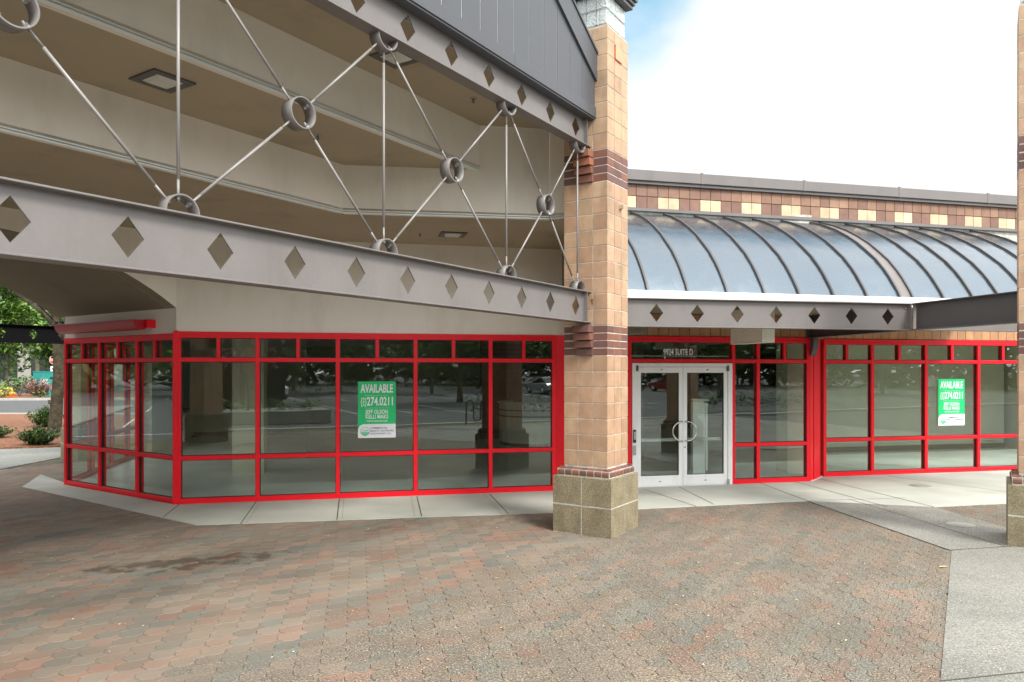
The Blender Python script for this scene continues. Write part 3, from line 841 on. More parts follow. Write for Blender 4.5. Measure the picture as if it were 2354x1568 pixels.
poster(P0, AD, 2.765, .975, .61, .925, 'green and white leasing sign in the third window from the corner')
poster(R2o, AD, 2.64, .955, .63, .945, 'green and white leasing sign behind the glass of the right shop window')

# ------------------------------------------------------------------ ceilings of the big canopy
t_beam = .30
C0 = (1.198, 9.196)
BO = at(C0, CD, t_beam)                            # beam line meets the pillar here, s runs along BD
F1 = (-2.23, 9.66); F2 = (-.437, 9.90); W2 = (.52, 10.06)
Z1, Z2, Z3 = 4.18, 4.80, 5.40
LEN = 9.9
canopy = thing('entrance_canopy', (0, 0, 0), 'stepped cream ceiling of the tall corner canopy with grey gable cladding', 'canopy')
WD = (W2[0] - F1[0], W2[1] - F1[1]); wl_ = math.hypot(*WD); WD = (WD[0] / wl_, WD[1] / wl_)
# lowest soffit
m = MB(); m.prism([F1, at(F1, BD, -LEN), at(P0, BD, -LEN - 1.5), (P0[0], P0[1]), at(P0, AD, 6.41, 0), at(W2, CD, -1.1), W2], Z1, Z1 + .05); m.build('lower_soffit', M['soffit'], canopy)
m = MB(); m.prism([F1, at(F1, BD, -LEN), at(F2, BD, -LEN), F2], Z2, Z2 + .05); m.build('middle_soffit', M['soffit'], canopy)
beam_edge = at(BO, BD, 0, .0)
m = MB(); m.prism([F2, at(F2, BD, -LEN), at(BO, BD, -LEN - .4), at(BO, BD, .25), at(W2, CD, -.55), W2], Z3, Z3 + .05); m.build('upper_soffit', M['soffit'], canopy)
m = MB(); m.box(F1, BD, -LEN, 0, 0, .12, Z1 - .004, Z2 + .002); m.build('lower_fascia', M['wall'], canopy)
m = MB(); m.box(F2, BD, -LEN, 0, 0, .12, Z2 - .004, Z3 + .002); m.build('upper_fascia', M['wall'], canopy)
m = MB(); m.box(F1, WD, 0, wl_, 0.004, .15, Z1 - .004, Z3 + .03)
m.box(W2, neg(CD), 0, .62, .0, .12, Z1 - .006, Z3 + .03); m.build('end_wall', M['wall'], canopy)
m = MB()
for (o_, d_, a_, b_, z_) in ((F1, BD, -LEN, 0, Z1), (F2, BD, -LEN, 0, Z2), (F1, WD, 0, wl_, Z1), (W2, neg(CD), 0, .6, Z1)):
    m.cbox(o_, d_, a_, b_, -.018, .03, z_ - .022, z_ - .006, .004)
    m.cbox(o_, d_, a_, b_, -.012, .0, z_ + .008, z_ + .022, .003)
m.build('edge_trim', M['trim'], canopy)
m = MB(); m.box(BO, BD, -LEN, -.1, .16, .30, Z3 - .012, Z3 - .002); m.build('vent_strip', M['galv'], canopy)
m = MB()
for i in range(int((LEN - .2) / .07)):
    for k in range(3): m.box(BO, BD, -LEN + i * .07, -LEN + i * .07 + .045, .175 + k * .04, .188 + k * .04, Z3 - .014, Z3 - .0125)
m.build('vent_slot', M['black'], canopy)
# gable cladding above the beam
GO = at(C0, CD, .17)
gs = [-.01, -.358] + [-.67 - .305 * i for i in range(36)]
gs = [g_ for g_ in gs if g_ > -9.8] + [-9.8]
RK = .605
mid = -4.9
def rake(s): return 5.76 + RK * (min(-s, 9.8 + s))
m = MB()
for a, b in zip(gs[:-1], gs[1:]):
    parts = [(a, b)] if not (b < mid < a) else [(a, mid), (mid, b)]
    for (x, y) in parts:
        zb = 5.40
        q = [(x - .006, zb), (y + .006, zb), (y + .006, rake(y)), (x - .006, rake(x))]
        pr_ = [(*at(GO, BD, p[0], 0), p[1]) for p in q] + [(*at(GO, BD, p[0], .03), p[1]) for p in q]
        m.add(pr_, [(0, 1, 2, 3), (7, 6, 5, 4), (0, 4, 5, 1), (1, 5, 6, 2), (2, 6, 7, 3), (3, 7, 4, 0)])
m.build('gable_cladding', M['clad'], canopy)
m = MB()
for a in gs[1:-1]: m.box(GO, BD, a - .007, a + .007, .006, .02, 5.40, rake(a)); 
m.build('cladding_seam', M['trim'], canopy)
m = MB()
for i in range(6):
    a, b = -.0 - i * 1.9, -.0 - (i + 1) * 1.9
    b = max(b, -9.8)
    m.cbox(GO, BD, b + .002, a - .002, -.014, .03, 5.285, 5.42, .004)
m.box(GO, BD, -9.8, -.01, -.0, .12, 5.268, 5.285)
m.build('base_flashing', M['clad'], canopy)
m = MB()
def slab(s0, z0, s1, z1, th, n0, n1):
    q = [(s0, z0), (s1, z1), (s1, z1 + th), (s0, z0 + th)]
    vs = [(*at(GO, BD, p[0], n0), p[1]) for p in q] + [(*at(GO, BD, p[0], n1), p[1]) for p in q]
    m.add(vs, [(3, 2, 1, 0), (4, 5, 6, 7), (0, 1, 5, 4), (1, 2, 6, 5), (2, 3, 7, 6), (3, 0, 4, 7)])
slab(.01, rake(.01) - .01, mid, rake(mid) - .01, .34, -.03, .06); slab(mid, rake(mid) - .01, -9.81, rake(-9.81) - .01, .34, -.03, .06)
slab(.03, rake(.01) + .315, mid, rake(mid) + .345, .035, -.045, .1); slab(mid, rake(mid) + .345, -9.83, rake(-9.81) + .335, .035, -.045, .1)
m.build('rake_board', M['clad'], canopy)
m = MB()
slab(.0, rake(0) + .3, mid, rake(mid) + .3, .06, .06, 6.5); slab(mid, rake(mid) + .3, -9.8, rake(-9.8) + .3, .06, .06, 6.5)
m.build('canopy_roof', M['clad'], canopy)

# ------------------------------------------------------------------ pierced steel truss
def pierced_web(mb, o, d, s0, s1, n0, n1, z0, z1, cs, hw=.10, hh=.125):
    """web plate with diamond openings"""
    zc = (z0 + z1) / 2; cs = sorted(cs)
    def quadset(off):
        out = []; x = s0
        for c in cs:
            l, r = c - hw, c + hw
            if l > x: out.append([(x, z0), (l, z0), (l, z1), (x, z1)])
            out.append([(l, z0), (c, z0), (c, zc - hh), (l, zc)]); out.append([(c, z0), (r, z0), (r, zc), (c, zc - hh)])
            out.append([(l, zc), (c, zc + hh), (c, z1), (l, z1)]); out.append([(c, zc + hh), (r, zc), (r, z1), (c, z1)])
            x = r
        if s1 > x: out.append([(x, z0), (s1, z0), (s1, z1), (x, z1)])
        return out
    for off in (n0, n1):
        for q in quadset(off):
            vs = [(*at(o, d, p[0], off), p[1]) for p in q]
            mb.add(vs if off == n0 else vs[::-1], [(0, 1, 2, 3)])
    for c in cs:
        pts = [(c - hw, zc), (c, zc - hh), (c + hw, zc), (c, zc + hh)]
        for i in range(4):
            a, b = pts[i], pts[(i + 1) % 4]
            mb.add([(*at(o, d, a[0], n0), a[1]), (*at(o, d, a[0], n1), a[1]), (*at(o, d, b[0], n1), b[1]), (*at(o, d, b[0], n0), b[1])], [(0, 1, 2, 3)])
def beam_mesh(o, d, s0, s1, z0, z1, cs, fl=.075, tf=.014):
    mb = MB()
    pierced_web(mb, o, d, s0, s1, -.006, .006, z0 + tf, z1 - tf, cs)
    mb.cbox(o, d, s0, s1, -fl, fl, z0, z0 + tf, .003); mb.cbox(o, d, s0, s1, -fl, fl, z1 - tf, z1, .003)
    return mb
def ring_mesh(o, d, s, z, r=.118, w_=.11, th=.009, a0=0, a1=360, n0=None):
    mb = MB(); n = 32; n0 = -w_ / 2 if n0 is None else n0
    full = (a1 - a0) >= 360
    ks = range(n) if full else range(n + 1)
    V = []
    for k in ks:
        t = R(a0 + (a1 - a0) * k / n)
        for rr_, off in ((r, n0), (r, n0 + w_), (r - th, n0 + w_), (r - th, n0)):
            V.append((*at(o, d, s + rr_ * math.cos(t), off), z + rr_ * math.sin(t)))
    N_ = len(V) // 4; fs = []
    for k in range(N_ if full else N_ - 1):
        k2 = (k + 1) % N_
        for q in range(4):
            q2 = (q + 1) % 4; fs.append((k * 4 + q, k2 * 4 + q, k2 * 4 + q2, k * 4 + q2))
    mb.add(V, fs); mb.sm = [True if i % 2 == 0 else False for i in range(len(fs))]
    return mb
def truss(o, d, s_end, diamonds, label, steel='steel', upper=True, halfs=(), mids=(), zlo=(2.69, 3.09), zup=(4.925, 5.32), s_start=0.0, dup=None):
    t = thing('canopy_truss', (*at(o, d, s_start), zlo[0]), label, 'truss', 'pierced steel trusses of the canopies')
    ms = M[steel]
    b = beam_mesh(o, d, s_end, s_start, zlo[0], zlo[1], diamonds); b.box(o, d, s_start - .10, s_start - .088, -.07, .07, zlo[0] + .0145, zlo[1] - .0145); b.build('lower_beam', ms, t)
    if upper:
        b = beam_mesh(o, d, s_end, s_start, zup[0], zup[1], dup or diamonds); b.box(o, d, s_start - .10, s_start - .088, -.07, .07, zup[0] + .0145, zup[1] - .0145); b.build('upper_beam', ms, t)
    for (za_, zb_) in ((zlo, zup) if upper else (zlo,)):
        wq = MB(); wq.box(o, d, s_start - .112, s_start - .100, -.016, -.006, za_ + .03, zb_ - .03); wq.build('weld', M['galv'], t)
    zl, zu = zlo[1], zup[0]; zc = (zl + zu) / 2; r = .118
    for s in halfs:
        ring_mesh(o, d, s, zl, a0=0, a1=180).build('ring', ms, t)
        ring_mesh(o, d, s, zu, a0=180, a1=360).build('ring', ms, t)
    for s in mids: ring_mesh(o, d, s, zc).build('ring', ms, t)
    def rod(sa, za, sb, zb):
        L = math.hypot(sb - sa, zb - za); ux, uz = (sb - sa) / L, (zb - za) / L
        a = (sa + ux * (r - .045), za + uz * (r - .045)); b_ = (sb - ux * (r - .045), zb - uz * (r - .045))
        P = lambda q: (*at(o, d, q[0], 0), q[1])
        mb = MB(); mb.tube([P(a), P((sa + ux * (r + .10), za + uz * (r + .10)))], .0088, 8)
        mb.tube([P((sa + ux * (r + .10), za + uz * (r + .10))), P((sb - ux * (r + .10), zb - uz * (r + .10)))], .0108, 10)
        mb.tube([P((sb - ux * (r + .10), zb - uz * (r + .10))), P(b_)], .0088, 8)
        ro = mb.build('rod', M['rod'] if steel == 'steel' else ms, t)
        for (s_, z_, sg) in ((sa, za, 1), (sb, zb, -1)):
            nb = MB()
            p1 = (s_ + sg * ux * (r - .012), z_ + sg * uz * (r - .012)); p2 = (s_ + sg * ux * (r - .030), z_ + sg * uz * (r - .030)); p3 = (s_ + sg * ux * (r - .008), z_ + sg * uz * (r - .008))
            nb.tube([P(p1), P(p2)], .0165, 6); nb.tube([P(p3), P(p1)], .023, 12)
            nb.build('nut', M['galv'], ro)
    for s in halfs: rod(s, zl, s, zu)
    for s in mids:
        for h_ in halfs:
            if abs(h_ - s) < 1.15: rod(s, zc, h_, zl); rod(s, zc, h_, zu)
    return t
dl = [-.29 - .6285 * i for i in range(15)]
halfs = [-.235, -1.845, -3.735, -5.62, -7.50, -9.3]
mids = [-1.02, -2.79, -4.65, -6.57, -8.4]
truss(BO, BD, -9.8, dl, 'taupe steel truss of pierced beams, rings and rods running to the brick pillar', halfs=halfs, mids=mids)
# matching truss on the far side of the passage, in shade
FO = (-10.35, 17.17)
FO = at(FO, BD, .0)
t2 = truss(FO, BD, -9.0, [-.18 - .6285 * i for i in range(14)], 'dark pierced steel beam outside the vaulted passage by the mossy tree', steel='beamshade', upper=True, halfs=(-.235, -2.1, -4.0, -5.9, -7.8), mids=(-1.15, -3.05, -4.95, -6.85), zup=(4.93, 5.32))

# ------------------------------------------------------------------ pillars
def pillar(o_, label, group='brick and tile pillars'):
    """o_ = base corner nearest the viewer; BD side to the right, CD side to the left"""
    t = thing('brick_pillar', (*at(o_, BD, .42, .42), 0), label, 'pillar', group)
    W_ = .83
    m = MB(); m.box(o_, BD, .003, W_ - .003, .003, W_ - .003, 0, .722)
    m.cur = 1
    for (zz0, zz1) in ((.0, .362), (.372, .73)):
        for k in range(2):
            a, b = k * W_ / 2, (k + 1) * W_ / 2
            for (oo, dd) in ((o_, BD), (at(o_, BD, W_), CD), (at(at(o_, BD, W_), CD, W_), neg(BD)), (at(o_, CD, W_), neg(CD))):
                m.cbox(oo, dd, a + (.006 if k else 0), b - (.006 if not k else 0), 0, .06, zz0, zz1, .005)
    bo = m.build('base', [M['mortar'], M['base']], t)
    s0 = at(at(o_, BD, .10), CD, .10); SW = .62
    # bullnose brick cap
    m = MB(); m.prism([at(at(o_, BD, .043), CD, .043), at(at(o_, BD, W_ - .043), CD, .043), at(at(o_, BD, W_ - .043), CD, W_ - .043), at(at(o_, BD, .043), CD, W_ - .043)], .722, .818)
    m.cur = 1
    for (oo, dd) in ((at(at(o_, BD, .045), CD, .045), BD), (at(at(o_, BD, W_ - .045), CD, .045), CD), (at(at(o_, BD, W_ - .045), CD, W_ - .045), neg(BD)), (at(at(o_, BD, .045), CD, W_ - .045), neg(CD))):
        L = W_ - .09; nb = 7
        for i in range(nb):
            a, b = L * i / nb + .009, L * (i + 1) / nb - .009
            m.col = tilecol(BRN)
            prof = [(.075, .0), (0.0, .0), (-.012, .02), (-.012, .055), (.004, .085), (.03, .10), (.075, .112)]
            k = len(prof); vs = []
            for s_ in (a, b):
                for (nn, zz) in prof: vs.append((*at(oo, dd, s_, nn), .738 + zz * .95))
            fs = [tuple(range(k))[::-1], tuple(range(k, 2 * k))] + [(i2, (i2 + 1) % k, k + (i2 + 1) % k, k + i2) for i2 in range(k)]
            m.smooth = False; m.add(vs, fs)
    m.build('bullnose_course', [M['mortar'], M['tile']], t)
    # shaft
    sh = MB(); sh.box(s0, BD, .005, SW - .005, .005, SW - .005, .8, 6.44)
    sh.cur = 1
    faces = ((s0, BD), (at(s0, BD, SW), CD), (at(at(s0, BD, SW), CD, SW), neg(BD)), (at(s0, CD, SW), neg(CD)))
    cut = [0, SW / 3, 2 * SW / 3, SW]
    def courses(z0, z1, n, pal, jt, mb, last=False):
        for j in range(n):
            a, b = z0 + (z1 - z0) * j / n, z0 + (z1 - z0) * (j + 1) / n
            for fi, (oo, dd) in enumerate(faces):
                for i in range(3):
                    s_0 = cut[i] + (jt if i else 0); s_1 = cut[i + 1] - (jt if i < 2 else 0)
                    mb.col = tilecol(pal)
                    e = random.uniform(-.001, .001)
                    top = .03 if (last and j == n - 1) else .005
                    if top == .03:
                        mb.cbox(oo, dd, s_0 + .001, s_1 - .001, e, .035, a + jt, b - .035, .004); mb.cbox(oo, dd, s_0 + .01, s_1 - .01, e + .014, .035, b - .035, b, .012)
                    else: mb.cbox(oo, dd, s_0 + .001, s_1 - .001, e, .035, a + jt, b - jt, .004)
    pal1 = TAN + [YEL[0]]
    courses(.860, 2.275, 7, pal1, .0042, sh)
    courses(2.656, 4.476, 9, pal1, .0042, sh)
    courses(4.881, 6.46, 8, YEL + [TAN[1]], .0042, sh, True)
    # dark expansion joint on the left face, with moss
    sh.cur = 0
    sh.build('shaft', [M['mortar'], M['tile']], t)
    bd = MB()
    courses(2.275, 2.656, 4, BRN, .006, bd); courses(4.476, 4.881, 4, BRN, .006, bd)
    bd.build('brown_band', M['tile'], t)
    # corbelled bricks below the beam seats (left face)
    cb = MB()
    for zb in (2.275, 4.476):
        for j in range(4):
            pr_ = .04 + j * .035
            cb.col = tilecol(BRN + [(.34, .13, .07)])
            h_ = .0953 if zb < 3 else .101
            cb.cbox(at(s0, CD, .43), neg(CD), 0, .235, -pr_, 0, zb + j * h_ + .005, zb + (j + 1) * h_ - .005, .004)
    cb.build('corbel', M['tile'], t)
    mm = MB()
    for (z_, h_) in ((4.60, .10), (4.72, .05), (5.46, .03), (2.93, .06)):
        for k in range(10):
            x = .21 + random.gauss(0, .005); zz = z_ + random.uniform(0, h_); r_ = random.uniform(.005, .010)
            p = at(s0, CD, x, -random.uniform(-.006, .004)) if 0 else at(at(s0, CD, x), BD, -.003)
            mm.col = (.16, .13, .015)
            mm.add([(p[0] - r_, p[1], zz), (p[0], p[1] - r_, zz), (p[0] + r_, p[1], zz), (p[0], p[1] + r_, zz), (p[0], p[1], zz + r_ * 1.6), (p[0], p[1], zz - r_ * 1.6)],
                   [(0, 1, 4), (1, 2, 4), (2, 3, 4), (3, 0, 4), (1, 0, 5), (2, 1, 5), (3, 2, 5), (0, 3, 5)])
    mm.build('moss', M['leafb'], t)
    rt = MB(); rt.cbox(at(s0, BD, 0), BD, cut[1] + .004, cut[2] - .004, -.012, 0, 4.881 + 6 * .1974 + .004 - .0, 4.881 + 7 * .1974 - .004, .003); rt.build('accent_tile', M['redtile'], t)
    rt = MB(); rt.cbox(at(s0, BD, 0), BD, cut[1] + .012, cut[2] - .004, -.0155, -.011, 4.881 + 6 * .1974 + .014, 4.881 + 7 * .1974 - .004, .001); rt.build('tile_face', M['salmon'], t)
    # glass block lantern and cap
    gb = MB(); ga = .03; GWb = SW - 2 * ga; g0 = at(at(s0, BD, ga), CD, ga); nb = 4
    for j in range(2):
        for (oo, dd) in ((g0, BD), (at(g0, BD, GWb), CD), (at(at(g0, BD, GWb), CD, GWb), neg(BD)), (at(g0, CD, GWb), neg(CD))):
            for i in range(nb):
                a, b = GWb * i / nb, GWb * (i + 1) / nb
                gb.cbox(oo, dd, a + .004, b - .004, 0, .07, 6.464 + j * .2, 6.66 + j * .2, .016)
    gb.build('glass_block', M['glassblock'], t)
    gg = MB()
    for z_ in (6.461, 6.662, 6.862): gg.box(g0, BD, .012, GWb - .012, .012, GWb - .012, z_ - .0025, z_ + .003)
    gg.box(g0, BD, .10, GWb - .10, .10, GWb - .10, 6.46, 6.86)
    gg.build('lantern_core', M['lcore'], t)
    cpb = MB()
    for i, (e, za, zb) in enumerate(((.05, 6.87, 6.92), (.075, 6.925, 6.97), (.10, 6.975, 7.07))):
        cpb.cbox(s0, BD, -e, SW + e, -e, SW + e, za, zb, .006)
    apex = at(at(s0, BD, SW / 2), CD, SW / 2); e = .10
    q = [at(s0, BD, -e, -e), at(s0, BD, SW + e, -e), at(s0, BD, SW + e, SW + e), at(s0, BD, -e, SW + e)]
    cpb.add([(*p, 7.065) for p in q] + [(*apex, 7.4)], [(0, 1, 4), (1, 2, 4), (2, 3, 4), (3, 0, 4)])
    cpb.build('pillar_cap', M['darksteel'], t)
    return t
CDx = CD
pil = pillar((1.227, 9.057), 'tan tiled pillar with brown brick bands standing left of the glass doors')
index_tree(pil)
def pillar_copy(base_left, label):
    """base_left: ground position of the base corner on the CD side"""
    c = copy_tree(pil)
    ctr = (base_left[0] + .415 * (BD[0] - CD[0]), base_left[1] + .415 * (BD[1] - CD[1]))
    c.location = (ctr[0], ctr[1], 0); c['label'] = label
    return c
pillar_copy((5.885, 8.70), 'brick pillar cut off by the right edge, beside the aggregate walk')
pillar_copy((-10.62, 17.22), 'pillar with a grey block base beyond the chamfered window corner, in shade')
e_ = at(BO, BD, -9.8)
pillar_copy(at(at(e_, BD, -.52), CD, .40), 'pillar carrying the near end of the tall canopy truss')

# ------------------------------------------------------------------ low canopy: steel beams, barrel roof
RO = (1.62, 10.1); RD = dirv(11.6)
t = thing('canopy_beam', (*RO, 2.69), 'taupe pierced steel beam over the glass doors, right of the pillar', 'beam', 'steel beams of the low canopy')
dr = [.395 + .612 * i for i in range(7)]
m = beam_mesh(RO, RD, -.25, 4.42, 2.685, 3.085, dr, fl=.07)
m.box(RO, RD, 4.405, 4.42, -.07, .07, 2.70, 3.07)
m.build('web', M['steel'], t)
bl = MB()
for z_ in (2.76, 3.01): bl.tube([(*at(RO, RD, 4.36, -.02), z_), (*at(RO, RD, 4.36, -.006), z_)], .014, 6)
bl.build('bolt', M['galv'], t)
JX = at(RO, RD, 4.50)
t = thing('canopy_beam', (*JX, 2.69), 'pierced beam carrying on past the dark beam towards the right edge', 'beam', 'steel beams of the low canopy')
beam_mesh(JX, RD, .0, 6.0, 2.685, 3.085, [.45 + .612 * i for i in range(9)], fl=.07).build('web', M['steel'], t)
t = thing('canopy_beam', (*JX, 2.69), 'dark solid beam running from the shop wall over to the right pillar', 'beam', 'steel beams of the low canopy')
e1 = (6.42, 9.15); d1 = (e1[0] - JX[0], e1[1] - JX[1]); l1 = math.hypot(*d1); d1 = (d1[0] / l1, d1[1] / l1)
m = MB(); m.box(JX, d1, .075, l1, -.008, .008, 2.70, 3.07); m.cbox(JX, d1, .06, l1, -.075, .075, 2.685, 2.70, .003); m.cbox(JX, d1, .06, l1, -.075, .075, 3.07, 3.085, .003)
m.build('web', M['darksteel'], t)
wallpt = at(P0, AD, 11.1); d2 = (wallpt[0] - JX[0], wallpt[1] - JX[1]); l2 = math.hypot(*d2); d2 = (d2[0] / l2, d2[1] / l2)
m = MB(); m.box(JX, d2, .08, l2, -.008, .008, 2.70, 3.07); m.cbox(JX, d2, .075, l2, -.075, .075, 2.685, 2.70, .003); m.cbox(JX, d2, .075, l2, -.075, .075, 3.07, 3.085, .003)
m.box(JX, d2, l2 - .02, l2, -.12, .12, 2.66, 3.1)
m.build('wall_beam', M['darksteel'], t)
# curved bracket at the wall end
m = MB(); pts = [(l2, 2.68), (l2 - .16, 2.68)]
for i in range(9):
    a = math.pi / 2 * i / 8; pts.append((l2 - .16 * math.cos(a) , 2.68 - .34 * math.sin(a)))
vs = [(*at(JX, d2, p[0] - .0, -.05), p[1]) for p in pts] + [(*at(JX, d2, p[0], .05), p[1]) for p in pts]; k = len(pts)
m.add(vs, [tuple(range(k)), tuple(range(k, 2 * k))[::-1]] + [(i, k + i, k + (i + 1) % k, (i + 1) % k) for i in range(k)])
m.build('bracket', M['darksteel'], t)

bar = thing('barrel_canopy', (*RO, 3.1), 'glossy blue grey curved canopy roof with dark ribs above the doors', 'canopy')
prof = [(0, 3.20), (.06, 3.30), (.143, 3.409), (.25, 3.545), (.365, 3.673), (.57, 3.87), (.797, 4.04), (1.04, 4.215), (1.31, 4.375), (1.67, 4.56), (2.06, 4.72), (2.45, 4.845), (2.78, 4.93)]
EO = (1.62 + .02, 10.30 - .02); ED = dirv(13.6)
NDc = dirv(99.5)
def cpt(s, i, off=0.0):
    n_, z_ = prof[i]
    if off:
        a = prof[max(0, i - 1)]; b = prof[min(len(prof) - 1, i + 1)]; tx, tz = b[0] - a[0], b[1] - a[1]; L = math.hypot(tx, tz); n_ -= tz / L * off; z_ += tx / L * off
    return (EO[0] + ED[0] * s + NDc[0] * n_, EO[1] + ED[1] * s + NDc[1] * n_, z_)
ribs = [-.31, .285, .905, 1.53, 2.14, 2.72, 3.31, 3.90, 4.50, 4.73, 5.31, 5.88, 6.41, 7.0, 7.6, 8.2]
for a, b in zip(ribs[:-1], ribs[1:]):
    m = MB(); m.smooth = True; n = len(prof); vs = []
    for i in range(n):
        vs += [cpt(a, i), cpt(b, i), cpt(a, i, -.02), cpt(b, i, -.02)]
    fs = []
    for i in range(n - 1):
        fs.append((4 * i, 4 * i + 1, 4 * i + 5, 4 * i + 4)); fs.append((4 * i + 6, 4 * i + 7, 4 * i + 3, 4 * i + 2))
    m.add(vs, fs); m.build('curved_panel', M['offwhite'] if abs(a - 4.50) < .01 and False else (M['steel'] if abs(a - 4.50) < .01 else M['canopy']), bar)
for a in ribs:
    m = MB(); n = len(prof); vs = []
    for i in range(n):
        for (ds, of) in ((-.015, .0), (.015, .0), (.015, .03), (-.015, .03)): vs.append(cpt(a + ds, i, of))
    fs = [(0, 1, 2, 3)]
    for i in range(n - 1):
        for q in range(4): fs.append((4 * i + q, 4 * i + (q + 1) % 4, 4 * i + 4 + (q + 1) % 4, 4 * i + 4 + q))
    fs.append((4 * n - 4, 4 * n - 3, 4 * n - 2, 4 * n - 1))
    m.add(vs, fs); m.build('rib', M['darksteel'], bar)
m = MB(); m.box(EO, ED, -.4, 8.3, -.03, .02, 3.175, 3.215)
m.cbox(EO, ED, -.4, 8.3, -.10, .06, 3.05, 3.172, .004)
m.build('eave_flashing', M['white'], bar)
m = MB(); m.box(UW, UD, -.7, 9.3, -.03, .03, 4.90, 4.955); m.build('wall_flashing', M['steel'], bar)
m = MB(); m.box(EO, ED, -.4, 8.3, .05, 2.7, 3.10, 3.12)
# closed end panel of the barrel near the pillar
vs = [cpt(-.36, i) for i in range(len(prof))]; vs.append((vs[-1][0], vs[-1][1], 3.12)); vs.append((vs[0][0], vs[0][1], 3.12))
m.add(vs, [tuple(range(len(vs)))])
m.build('canopy_soffit', M['vault'], bar)

# hanging blank box sign
bs_ = thing('box_sign', (3.87, 11.3, 2.53), 'blank cream box sign hanging below the low canopy', 'sign')
so_ = (3.866, 11.3); sd_ = dirv(103)
m = MB(); m.cbox(so_, sd_, .012, .95, -.21, 0, 2.535, 3.08, .006); m.build('sign_face', M['wall'], bs_)
m = MB(); m.cbox(so_, sd_, 0, .012, -.212, .002, 2.53, 3.085, .003); m.box(so_, sd_, -.004, -.0005, -.15, -.145, 2.54, 3.08); m.box(so_, sd_, -.004, -.0005, -.06, -.055, 2.54, 3.08)
m.build('end_cap', M['offwhite'], bs_)
m = MB(); m.cbox(so_, sd_, .013, .955, -.215, .005, 2.515, 2.534, .003); m.build('bottom_rim', M['offwhite'], bs_)
m = MB(); m.tube([(*at(so_, sd_, .2, -.1), 3.08), (*at(so_, sd_, .2, -.1), 3.13)], .012); m.tube([(*at(so_, sd_, .75, -.1), 3.08), (*at(so_, sd_, .75, -.1), 3.13)], .012); m.build('hanger', M['darksteel'], bs_)

# rolled awning on the chamfer wall
aw = thing('awning_roll', (*at(P0, CHD, .6), 2.75), 'long shaded red half round awning case on the chamfer wall', 'awning')
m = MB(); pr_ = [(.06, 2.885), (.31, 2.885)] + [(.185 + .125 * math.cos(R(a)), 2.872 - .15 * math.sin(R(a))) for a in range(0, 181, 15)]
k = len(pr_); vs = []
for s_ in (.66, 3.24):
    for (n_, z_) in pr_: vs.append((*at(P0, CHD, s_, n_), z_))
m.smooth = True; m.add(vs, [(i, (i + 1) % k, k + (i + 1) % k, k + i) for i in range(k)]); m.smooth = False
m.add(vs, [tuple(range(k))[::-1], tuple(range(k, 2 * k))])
m.build('casing', mat('shaded_red_paint', (.42, .008, .022), .35, var=.05), aw)  # red casing in shade, the darkness put into its colour
for s_ in (.57, 3.1):
    m = MB(); m.cbox(P0, CHD, s_, s_ + .08, 0, .14, 2.76, 2.89, .004); m.build('wall_bracket', M['red'], aw)

# ------------------------------------------------------------------ lights and sprinklers in the ceilings
def light(c, d, z, size, label):
    t = thing('recessed_light', (c[0], c[1], z), label, 'light', 'square recessed lights in the canopy ceilings')
    h_ = size / 2; i_ = h_ * .62
    m = MB()
    for (a, b, c_, e) in ((-h_, h_, -h_, -i_), (-h_, h_, i_, h_), (-h_, -i_, -i_, i_), (i_, h_, -i_, i_)): m.cbox(c, d, a, b, c_, e, z - .018, z - .002, .003)
    m.build('frame', M['darksteel'], t)
    m = MB(); m.box(c, d, -i_, i_, -i_, i_, z - .006, z - .002); m.cur = 0
    v0 = [(*at(c, d, a * i_, b * i_), z - .014) for a, b in ((-1, -1), (1, -1), (1, 1), (-1, 1))]; v1 = [(*at(c, d, a * i_ * .7, b * i_ * .7), z - .034) for a, b in ((-1, -1), (1, -1), (1, 1), (-1, 1))]
    m.add(v0 + v1, [(3, 2, 1, 0), (4, 5, 6, 7), (0, 1, 5, 4), (1, 2, 6, 5), (2, 3, 7, 6), (3, 0, 4, 7)])
    m.build('lens', M['lens'], t)
light((-3.263, 6.839), BD, Z2, .416, 'square recessed light in the middle ceiling step behind the vertical rod')
light((-1.222, 7.728), BD, Z3, .40, 'square recessed light half hidden by the upper truss beam')
light((-.91, 11.26), AD, Z1, .40, 'small looking recessed light in the lowest dark ceiling near the wall')
def sprinkler(x, y, z, label):
    t = thing('sprinkler_head', (x, y, z), label, 'sprinkler', 'sprinkler heads in the canopy ceilings')
    m = MB(); m.tube([(x, y, z - .002), (x, y, z - .008)], .04, 16); m.build('escutcheon', M['galv'], t)
    m = MB(); m.tube([(x, y, z - .008), (x, y, z - .03)], .012, 8); m.tube([(x, y, z - .052), (x, y, z - .055)], .022, 12)
    for a in (-.012, .012): m.tube([(x + a, y, z - .03), (x + a * .3, y, z - .052)], .003, 6)
    m.build('deflector', M['darksteel'], t)
sprinkler(-2.236, 8.425, Z2, 'sprinkler head in the middle ceiling below the large steel ring')
sprinkler(-.469, 8.91, Z3, 'sprinkler head in the top ceiling near the pillar')
sprinkler(-1.405, 11.18, Z1, 'sprinkler head left of the small light in the lowest ceiling')
sprinkler(-8.1, 12.55, arch_z(-1.9) - .0, 'sprinkler head in the vaulted passage ceiling')

